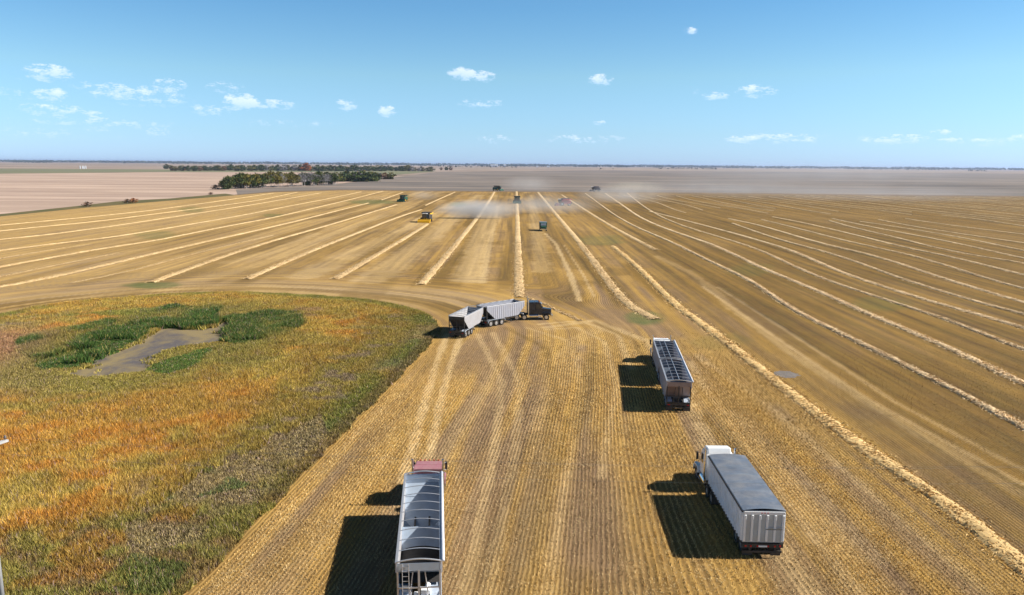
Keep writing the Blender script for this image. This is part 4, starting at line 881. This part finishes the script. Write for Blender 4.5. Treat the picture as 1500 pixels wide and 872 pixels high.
for o_, k_ in ((cg, 1.25), (c2, 1.15), (c3, 1.25), (cy, 1.13), (cr, 1.2), (c5, 1.25)): o_.scale = (k_, k_, k_)
# small green truck driving towards the camera
root = empty('farm_truck', at(795.5, 337.5), R(180)); tag(root, 'small dark green grain truck driving down the stubble between two swaths', 'truck'); root.scale = (1.2, 1.2, 1.2)
I = Matrix.Identity(4)
MB(I).box(-1.25, 1.25, -2.8, 1.4, 1.1, 2.7).build('grain_box', M['green_paint'], root, .04)
MB(I).box(-1.2, 1.2, -2.7, 1.3, 2.705, 2.76).build('box_tarp', M['tarp'], root)
cb = MB(I).prism([(1.5, .9), (3.0, .9), (3.1, 1.75), (2.75, 2.65), (1.5, 2.7)], -1.0, 1.0).build('cab', M['green_paint'], root, .05)
MB(I).slab([(-.88, 3.1, 1.82), (.88, 3.1, 1.82), (.85, 2.8, 2.55), (-.85, 2.8, 2.55)], (0, .03, .01)).build('windscreen', M['rim'], cb)
MB(I).hexa([(-.85, 3.0, .8), (.85, 3.0, .8), (.75, 4.2, .8), (-.75, 4.2, .8), (-.85, 3.05, 1.7), (.85, 3.05, 1.7), (.75, 4.2, 1.5), (-.75, 4.2, 1.5)]).build('hood', M['green_paint'], root, .05)
MB(I).box(-1.15, 1.15, 4.21, 4.35, .5, .8).build('bumper', M['chrome'], root)
axle(root, I, -1.4, True, 1.05); wheel(root, I, -.95, 3.4); wheel(root, I, .95, 3.4)
MB(I).box(-.4, .4, -2.8, 3.9, .7, .9).build('chassis', M['steel_dark'], root)

# ------------------------------------------------------------------ power line across the near field
def pole(x, y, rz, label):
    r = empty('utility_pole', (x, y, 0), rz); tag(r, label, 'pole')
    MB().cyl((0, 0, -.5), (0, 0, 10.4), .17, .12, 14).build('pole_shaft', M['wood'], r, smooth=True)
    MB().box(-.14, .0, -1.35, 1.35, 9.85, 9.98).box(.001, .14, -1.35, 1.35, 9.85, 9.98).build('crossarm', M['wood'], r, .01)
    for yy, z0 in ((-1.25, 9.98), (0, 10.4), (1.25, 9.98)):
        MB().cyl((0, yy, z0), (0, yy, z0+.12), .02, n=8).cyl((0, yy, z0+.1), (0, yy, z0+.18), .09, .07, 12).cyl((0, yy, z0+.18), (0, yy, z0+.26), .06, .05, 12).build('insulator', M['ceramic'], r, smooth=True)
    return r
PA = (-29.85, 41.2); PB = (62, 41.6)
pole(*PA, R(-20), 'weathered grey utility pole at the left edge, its crossarm end showing among the reeds')
def wire(a, b, sag, lab):
    n = 60; pts = []
    for i in range(n+1):
        t = i/n; pts.append((a[0]+(b[0]-a[0])*t, a[1]+(b[1]-a[1])*t, a[2]+(b[2]-a[2])*t - 4*sag*t*(1-t)))
    o = MB().tube(pts, .004, 5).build('power_line', M['wire']); tag(o, lab, 'wire', 'overhead wires crossing the near field')
ca, sa = math.cos(R(-20)), math.sin(R(-20))
for yy, z0, lab in ((1.25, 10.2, 'thin overhead wire, the farthest of the three crossing the near field'), (0, 10.62, 'thin overhead wire, the middle one of the three crossing the near field'), (-1.25, 10.2, 'thin overhead wire, the nearest of the three crossing the near field')):
    wire((PA[0]-sa*yy, PA[1]+ca*yy, z0), (PB[0]+.0, PB[1]+yy, z0), 1.6, lab)

# ------------------------------------------------------------------ trees
LEAF = {'dark': (.035, .055, .018), 'green': (.06, .085, .022), 'yellow': (.15, .125, .02), 'olive': (.10, .095, .03), 'orange': (.28, .10, .03), 'brown': (.13, .07, .04), 'bare': (.19, .18, .19)}
def tree_meshes(seed, kind, h, r, leaves, lsize, low=.25, bare=False):
    rg = np.random.default_rng(seed); rd = random.Random(seed)
    m = MB(); m.cyl((0, 0, -.3), (.15*rd.uniform(-1, 1), .1, h*.55), .16, .1, 7); m.cyl((.05, .05, h*.5), (.3*rd.uniform(-1, 1), .2*rd.uniform(-1, 1), h*.92), .1, .03, 6)
    for i in range(7 if not bare else 16):
        z = h*rd.uniform(.3, .8); a = rd.uniform(0, 6.28); l = r*rd.uniform(.6, 1.0); m.cyl((0, 0, z), (math.cos(a)*l, math.sin(a)*l, z+l*.8), .055, .015, 5)
    nb = 26; cz = rg.uniform(low, 1, nb); ca_ = rg.uniform(0, 6.28, nb); wid = np.sin(np.clip((cz-low*.6)/(1-low*.6), 0, 1)*math.pi)**.6*r
    cr_ = wid*rg.uniform(.3, .9, nb); C0 = np.stack([np.cos(ca_)*cr_, np.sin(ca_)*cr_, cz*h], 1)
    k = rg.integers(0, nb, leaves); p = C0[k] + rg.normal(0, 1, (leaves, 3))*np.array([r*.22, r*.22, h*.055])
    a = rg.normal(0, 1, (leaves, 3)); a /= np.linalg.norm(a, axis=1)[:, None]; b = np.cross(a, rg.normal(0, 1, (leaves, 3))); b /= np.linalg.norm(b, axis=1)[:, None]
    s = lsize*rg.uniform(.6, 1.3, (leaves, 1)); v = np.stack([p-a*s, p+b*s*.6, p+a*s, p-b*s*.6], 1).reshape(-1, 3)
    c = np.array(LEAF[kind])*rg.uniform(.55, 1.5, (nb, 1))[k]*rg.uniform(.7, 1.3, (leaves, 1)); c[rg.random(leaves) < .12] = np.array(LEAF['yellow'])*.8 if kind not in ('bare', 'orange') else c.mean(0)
    return m, v, np.arange(4*leaves).reshape(-1, 4), np.repeat(c, 4, axis=0)
TREES = {}
def make_tree(kind, h, r, leaves, lsize, low=.25, bare=False, seed=1, name='poplar_tree'):
    root = empty(name); m, v, f, c = tree_meshes(seed, kind, h, r, leaves, lsize, low, bare)
    m.build('trunk', M['bark'], root); np_mesh('crown', v, f, M['leaf'], root, cols=c); return root
protos = []
def place_tree(key, args, loc, s, rz, label, group, name, cat='tree'):
    if key not in TREES: TREES[key] = make_tree(*args, name=name); o = TREES[key]
    else: o = copy_tree(TREES[key])
    o.location = loc; o.rotation_euler.z = rz; o.scale = (s, s, s*random.uniform(.9, 1.12)); tag(o, label, cat, group); return o
LB = {'green': 'green-leaved poplar in the dense row of trees at the left corner of the stubble', 'dark': 'dark leafy tree in the dense row at the left corner of the stubble', 'yellow': 'yellowing poplar in the dense row at the left corner of the stubble',
      'bare': 'leafless grey-stemmed poplar in the dense row at the left corner of the stubble', 'olive': 'olive-brown leaved poplar in the dense row at the left corner of the stubble'}
def bluff():
    a0 = G(325, 277.5); a1 = G(492, 270.3); n = 150
    for i in range(n):
        t = random.random(); d = random.uniform(0, 38) * (1 - .3 * t)
        x = a0[0]+(a1[0]-a0[0])*t - d*.1 + random.uniform(-2, 2); y = a0[1]+(a1[1]-a0[1])*t + d
        front = d < 12
        if t < .12: k = random.choice(['dark', 'olive', 'green']); s = .72 + t*2
        elif t < .3: k = random.choice(['dark', 'green', 'yellow', 'green']); s = 1.0
        elif t < .6: k = random.choice(['bare', 'yellow', 'olive']) if front else random.choice(['yellow', 'olive', 'green']); s = 1.0
        else: k = random.choice(['bare', 'bare', 'green']) if front else random.choice(['green', 'dark', 'yellow']); s = 1.0
        sd_ = random.randint(0, 2)
        args = (k, 13.0, 6.0, 700 if k != 'bare' else 300, .75 if k != 'bare' else .5, .42 if k != 'dark' else .12, k == 'bare', sd_*7+3)
        place_tree((k, sd_), args, (x, y, -.3), s*random.uniform(.8, 1.1), random.uniform(0, 6.28), LB[k], 'trees of the near bluff', 'poplar_tree')
bluff()
def clump(px0, px1, py, n, depth, h, kinds, label, group, name='poplar_tree', pre='c'):
    for i in range(n):
        t = (i + random.random())/n; x, y = G(px0+(px1-px0)*t, py); y2 = y + random.uniform(0, depth); x *= y2/y
        k = random.choice(kinds); sd_ = random.randint(0, 1)
        place_tree((pre, k, sd_), (k, 11, 8.0, 340, 1.25, .02, k == 'bare', sd_*5+11), (x, y2, -.4), h/11*random.uniform(.75, 1.15), random.uniform(0, 6.28), label[k], group, name)
def lb(txt): return {k: f'{w_} {txt}' for k, w_ in (('green', 'green rounded tree'), ('dark', 'dark leafy tree'), ('yellow', 'yellow-leaved tree'), ('bare', 'leafless grey tree'), ('olive', 'olive-brown tree'), ('brown', 'brown-leaved tree'), ('orange', 'bright orange autumn tree'))}
clump(498, 552, 266.0, 18, 60, 13, ['green', 'dark', 'green', 'bare'], lb('in the small clump right of the near bluff'), 'trees of the small clump right of the bluff')
clump(548, 575, 262.5, 7, 30, 9, ['brown', 'bare', 'olive'], lb('in the thin brush tapering off right of the small clump'), 'thin brush beyond the clump')
clump(250, 330, 250.7, 24, 200, 13, ['dark', 'olive', 'brown', 'dark'], lb('in the left third of the far tree belt'), 'trees of the far belt', pre='f')
clump(330, 470, 250.6, 44, 250, 16, ['dark', 'green', 'dark', 'olive', 'bare'], lb('in the middle of the far tree belt'), 'trees of the far belt', pre='f')
clump(470, 600, 250.8, 44, 260, 16, ['dark', 'green', 'dark', 'olive'], lb('in the right part of the far tree belt'), 'trees of the far belt', pre='f')
clump(446, 453, 250.4, 2, 20, 22, ['orange'], lb('in the middle of the far belt of dark trees'), 'orange trees of the far belt', pre='f')
clump(598, 636, 251.2, 9, 120, 14, ['bare', 'dark', 'olive'], lb('straggling off the right end of the far tree belt'), 'stragglers right of the far belt', pre='f')
clump(645, 662, 249.5, 4, 60, 14, ['brown', 'dark'], lb('standing alone beyond the right end of the far belt'), 'lone far trees', pre='f')
clump(238, 252, 247.5, 3, 40, 14, ['dark'], lb('by itself just left of the far tree belt'), 'lone trees left of the far belt', pre='f')
# bushes on the verge at the left
def bush(px, py, k, s, label):
    x, y = G(px, py); o = make_tree(k, 3.0, 2.6, 160, .45, .05, False, 21, 'bush'); o.location = (x, y, 0); o.scale = (s*1.4, s*1.4, s); tag(o, label, 'bush')
bush(128.5, 302.5, 'brown', .85, 'lone dark brown bush on the verge at the left edge of the stubble')
bush(187, 297.5, 'brown', .8, 'brown bush beside the orange one on the grass verge')
bush(196, 297, 'orange', .9, 'orange autumn bush on the grass verge at the left')
bush(309, 285.2, 'brown', .6, 'small dark bush on the verge near the left end of the bluff')
bush(316, 277, 'brown', 1.3, 'scrubby dark bush at the left foot of the bluff')
# verge strip
vp = [G(*p) for p in ((-300,366),(0,317.5),(130,304.5),(250,294.5),(335,288))]; vq = [G(*p) for p in ((345,286),(330,283.5),(250,290.5),(170,295),(110,302),(0,313.5),(-300,360))]
patch_sheet('grass_verge', vp + vq, -.12, g_verge)
patch_sheet('grass_verge', [G(*p) for p in ((335,288),(400,283),(500,280),(700,282),(900,283.5),(1100,285),(1500,290),(1900,295),(1900,292),(1500,287),(1100,282.3),(900,281),(700,279.6),(500,277.6),(400,280),(345,285))], -.2, field_material('stubble_edge', (.17, .12, .07), (.22, .15, .085), (.15, .10, .06), .02, (1, 1, 1)))

# distant woods along the horizon: masses of leaf clumps
def far_wood(name, px0, px1, D, dens, h, seed, label, gaps=.5):
    rg = np.random.default_rng(seed); s0 = G(px0, 300)[0]/G(px0, 300)[1]; s1 = G(px1, 300)[0]/G(px1, 300)[1]
    n = int((s1-s0)*D*dens); sl = rg.uniform(s0, s1, n); keep = fbm(sl*D, sl*0+seed, 500, seed, 4) > gaps; sl = sl[keep]; n = len(sl)
    y = D + rg.uniform(0, D*.03, n); x = sl*y; hh = h*(.6 + .8*fbm(x, x*0+3, 150, seed+1)); z = rg.uniform(0, 1, n)**.7*hh
    s = h*rg.uniform(.3, .6, (n, 1)); p = np.stack([x, y, z], 1); a = rg.normal(0, 1, (n, 3)); a /= np.linalg.norm(a, axis=1)[:, None]; b = np.cross(a, rg.normal(0, 1, (n, 3))); b /= np.linalg.norm(b, axis=1)[:, None]
    v = np.stack([p-a*s, p+b*s*.7, p+a*s, p-b*s*.7], 1).reshape(-1, 3); c = np.array([.045, .055, .03])*rg.uniform(.6, 1.5, (n, 1))
    o = np_mesh(name, v, np.arange(4*n).reshape(-1, 4), M['leaf'], cols=np.repeat(c, 4, axis=0)); tag(o, label, 'woodland', kind='stuff')
far_wood('distant_wood', -300, 1900, 12500, .6, 30, 5, 'dark blue-green woods forming the line of the horizon', .30)
far_wood('distant_wood', -300, 1900, 9500, .45, 18, 6, 'broken belts of woods just below the horizon', .50)
far_wood('distant_wood', 640, 1900, 6200, .2, 13, 8, 'scattered low groves beyond the dusty field at the right', .58)
far_wood('distant_wood', 640, 900, 4600, .05, 9, 9, 'thin brush lines in the fields right of the far tree belt', .62)

# farmstead and bins far away
def building(px, py, wd, dp, h, D, label, name='farm_shed', roof='roofm'):
    x, y = G(px, py); s = D/y; x *= s; y = D; r = empty(name, (x, y, -.5)); tag(r, label, 'building')
    MB().box(-wd/2, wd/2, -dp/2, dp/2, 0, h).build('wall', M['white_panel'], r)
    MB().prism([(-dp/2-.5, h), (dp/2+.5, h), (0, h+dp*.22)], -wd/2-.5, wd/2+.5).build('roof', M[roof], r)
    MB().box(-wd*.2, wd*.1, -dp/2-.15, -dp/2, 0, h*.7).build('door', M['grey_panel'], r)
building(724, 245, 75, 26, 17, 8000, 'long low white shed in the farmyard on the horizon near the centre')
building(739.5, 245, 26, 20, 20, 8000, 'smaller white shed right of the long one on the horizon')
building(787, 245.5, 20, 14, 9, 8000, 'tiny pale shed right of the farmyard, near the horizon')
building(803, 245.5, 28, 14, 9, 8100, 'pale shed farthest right of the farmyard, near the horizon')
def bin_(px, i):
    x, y = G(px, 247.3); r = empty('grain_bin', (x, y, -.4)); tag(r, f'{["leftmost", "second", "third", "rightmost"][i]} of four tiny white grain bins in the far left green field', 'grain bin', 'far grain bins')
    MB().cyl((0, 0, 0), (0, 0, 9), 1.7, n=20).build('bin_wall', M['binw'], r, smooth=False); MB().cyl((0, 0, 9), (0, 0, 10.5), 1.8, .4, 20).build('bin_roof', M['binw'], r)
for i, px in enumerate((117.5, 121, 123, 125.8)): bin_(px, i)

# ------------------------------------------------------------------ dust and haze
def dust(name, label, c, size, dens, col=(.86, .84, .84), sc=1.0, seed=0.0, taper=0):
    m = MB(); n = 20; rings = 12; vs = []; fs = []
    for i in range(rings+1):
        a = math.pi*i/rings; y_ = -math.cos(a); r_ = max(math.sin(a), .001)
        for j in range(n): q = 2*math.pi*j/n; vs.append((y_, r_*math.cos(q), r_*math.sin(q)))
    for i in range(rings):
        for j in range(n): fs.append((i*n+j, i*n+(j+1)%n, (i+1)*n+(j+1)%n, (i+1)*n+j))
    fs += [tuple(range(n-1, -1, -1)), tuple(range(rings*n, rings*n+n))]
    m.add(vs, fs)
    mt = bpy.data.materials.new(name); mt.use_nodes = True; t = mt.node_tree; t.nodes.clear(); out = N(t, 'ShaderNodeOutputMaterial'); pv = N(t, 'ShaderNodeVolumePrincipled')
    pv.inputs['Color'].default_value = (*col, 1); pv.inputs['Anisotropy'].default_value = .2
    tc_ = N(t, 'ShaderNodeTexCoord'); ln = N(t, 'ShaderNodeVectorMath', operation='LENGTH'); t.links.new(tc_.outputs['Object'], ln.inputs[0])
    g = N(t, 'ShaderNodeNewGeometry'); v = N(t, 'ShaderNodeVectorMath', operation='ADD'); t.links.new(g.outputs['Position'], v.inputs[0]); v.inputs[1].default_value = (seed*91, 0, 0)
    ns = N(t, 'ShaderNodeTexNoise', inp={'Scale': .09*sc, 'Detail': 4, 'Roughness': .6}); t.links.new(v.outputs[0], ns.inputs['Vector'])
    fall = math_(t, 'POWER', math_(t, 'SUBTRACT', 1.0, ln.outputs['Value'], clamp=True), 1.2)
    sx = N(t, 'ShaderNodeSeparateXYZ'); t.links.new(tc_.outputs['Object'], sx.inputs[0])
    fall = math_(t, 'MULTIPLY', fall, math_(t, 'ADD', math_(t, 'MULTIPLY', sx.outputs[0], -.55*taper), 1.0))
    d = math_(t, 'MULTIPLY', math_(t, 'MULTIPLY', fall, dens), math_(t, 'MULTIPLY', math_(t, 'SUBTRACT', ns.outputs[0], .15), 2.4, clamp=True))
    t.links.new(d, pv.inputs['Density']); t.links.new(pv.outputs[0], out.inputs['Volume'])
    o = m.build(name, mt); o.location = c; o.scale = size; tag(o, label, 'dust', kind='stuff')
def dloc(px0, px1, py, z): a = G(px0, py); b = G(px1, py); return ((a[0]+b[0])/2, (a[1]+b[1])/2, z), (b[0]-a[0])/2
DUST = 1.0
c, hx = dloc(628, 775, 322, 3.2); dust('dust_plume', 'thick pale grey dust drifting right from behind the yellow combine', (c[0], c[1]+9, 4.2), (hx, 9, 5.5), .30*DUST, (.80,.82,.86), sc=1.2, taper=1)
c, hx = dloc(700, 900, 315, 3.2); dust('dust_plume', 'thin far end of the dust from the yellow combine, crossing the centre swath', (c[0], c[1]+10, 4.5), (hx, 14, 5.5), .07*DUST, (.74,.77,.82), seed=2)
c, hx = dloc(832, 1010, 300, 3); dust('dust_plume', 'broad grey dust cloud drifting right from the dull red combine', (c[0], c[1]+16, 5.5), (hx, 18, 7), .055*DUST, (.78,.79,.82), seed=3, taper=1)
c, hx = dloc(880, 1240, 292, 3); dust('dust_plume', 'thin wide dust veil right of the dull red combine', (c[0], c[1]+30, 8), (hx, 40, 10), .009*DUST, (.66,.73,.84), seed=4)
c, hx = dloc(877, 990, 281, 3); dust('dust_plume', 'tan dust trailing right from the dark grey combine', (c[0], c[1]+8, 4.5), (hx, 12, 7), .06*DUST, (.85, .78, .66), seed=5, taper=1)
c, hx = dloc(592, 650, 294, 3); dust('dust_plume', 'small faint dust puff behind the leftmost green combine', (c[0], c[1]+8, 3.5), (hx, 9, 5), .045*DUST, seed=6, taper=1)
c, hx = dloc(728, 830, 279, 3); dust('dust_plume', 'faint dust right of the turning green combine on the far edge', (c[0], c[1]+15, 6), (hx, 18, 10), .03*DUST, seed=7, taper=1)
c, hx = dloc(760, 850, 297, 3); dust('dust_plume', 'faint dust right of the head-on green combine', (c[0], c[1]+10, 4), (hx, 10, 5), .02*DUST, seed=8, taper=1)
c, hx = dloc(930, 1560, 272, 3); dust('dust_plume', 'wide bluish dust bank lying over the dark field at the right', (c[0], c[1]+150, 15), (hx, 260, 24), .0012*DUST, (.74, .8, .9), .25, seed=9)

c, hx = dloc(980, 1560, 296, 3); dust('dust_plume', 'very thin bluish dust veil over the far right of the stubble', (c[0], c[1]+20, 6), (hx, 60, 9), .006*DUST, (.66, .73, .86), .4, seed=11)
hz = MB().box(-29000, 29000, -1500, 26000, -1.6, 60).build('haze', M['glass']); tag(hz, 'thin bluish air haze over the whole plain', 'haze', kind='stuff')
mt = bpy.data.materials.new('haze'); mt.use_nodes = True; t = mt.node_tree; t.nodes.clear(); out = N(t, 'ShaderNodeOutputMaterial'); pv = N(t, 'ShaderNodeVolumePrincipled')
pv.inputs['Color'].default_value = (.50, .66, 1.0, 1); pv.inputs['Density'].default_value = 3.5e-5; pv.inputs['Anisotropy'].default_value = .3
t.links.new(pv.outputs[0], out.inputs['Volume']); hz.data.materials.clear(); hz.data.materials.append(mt)
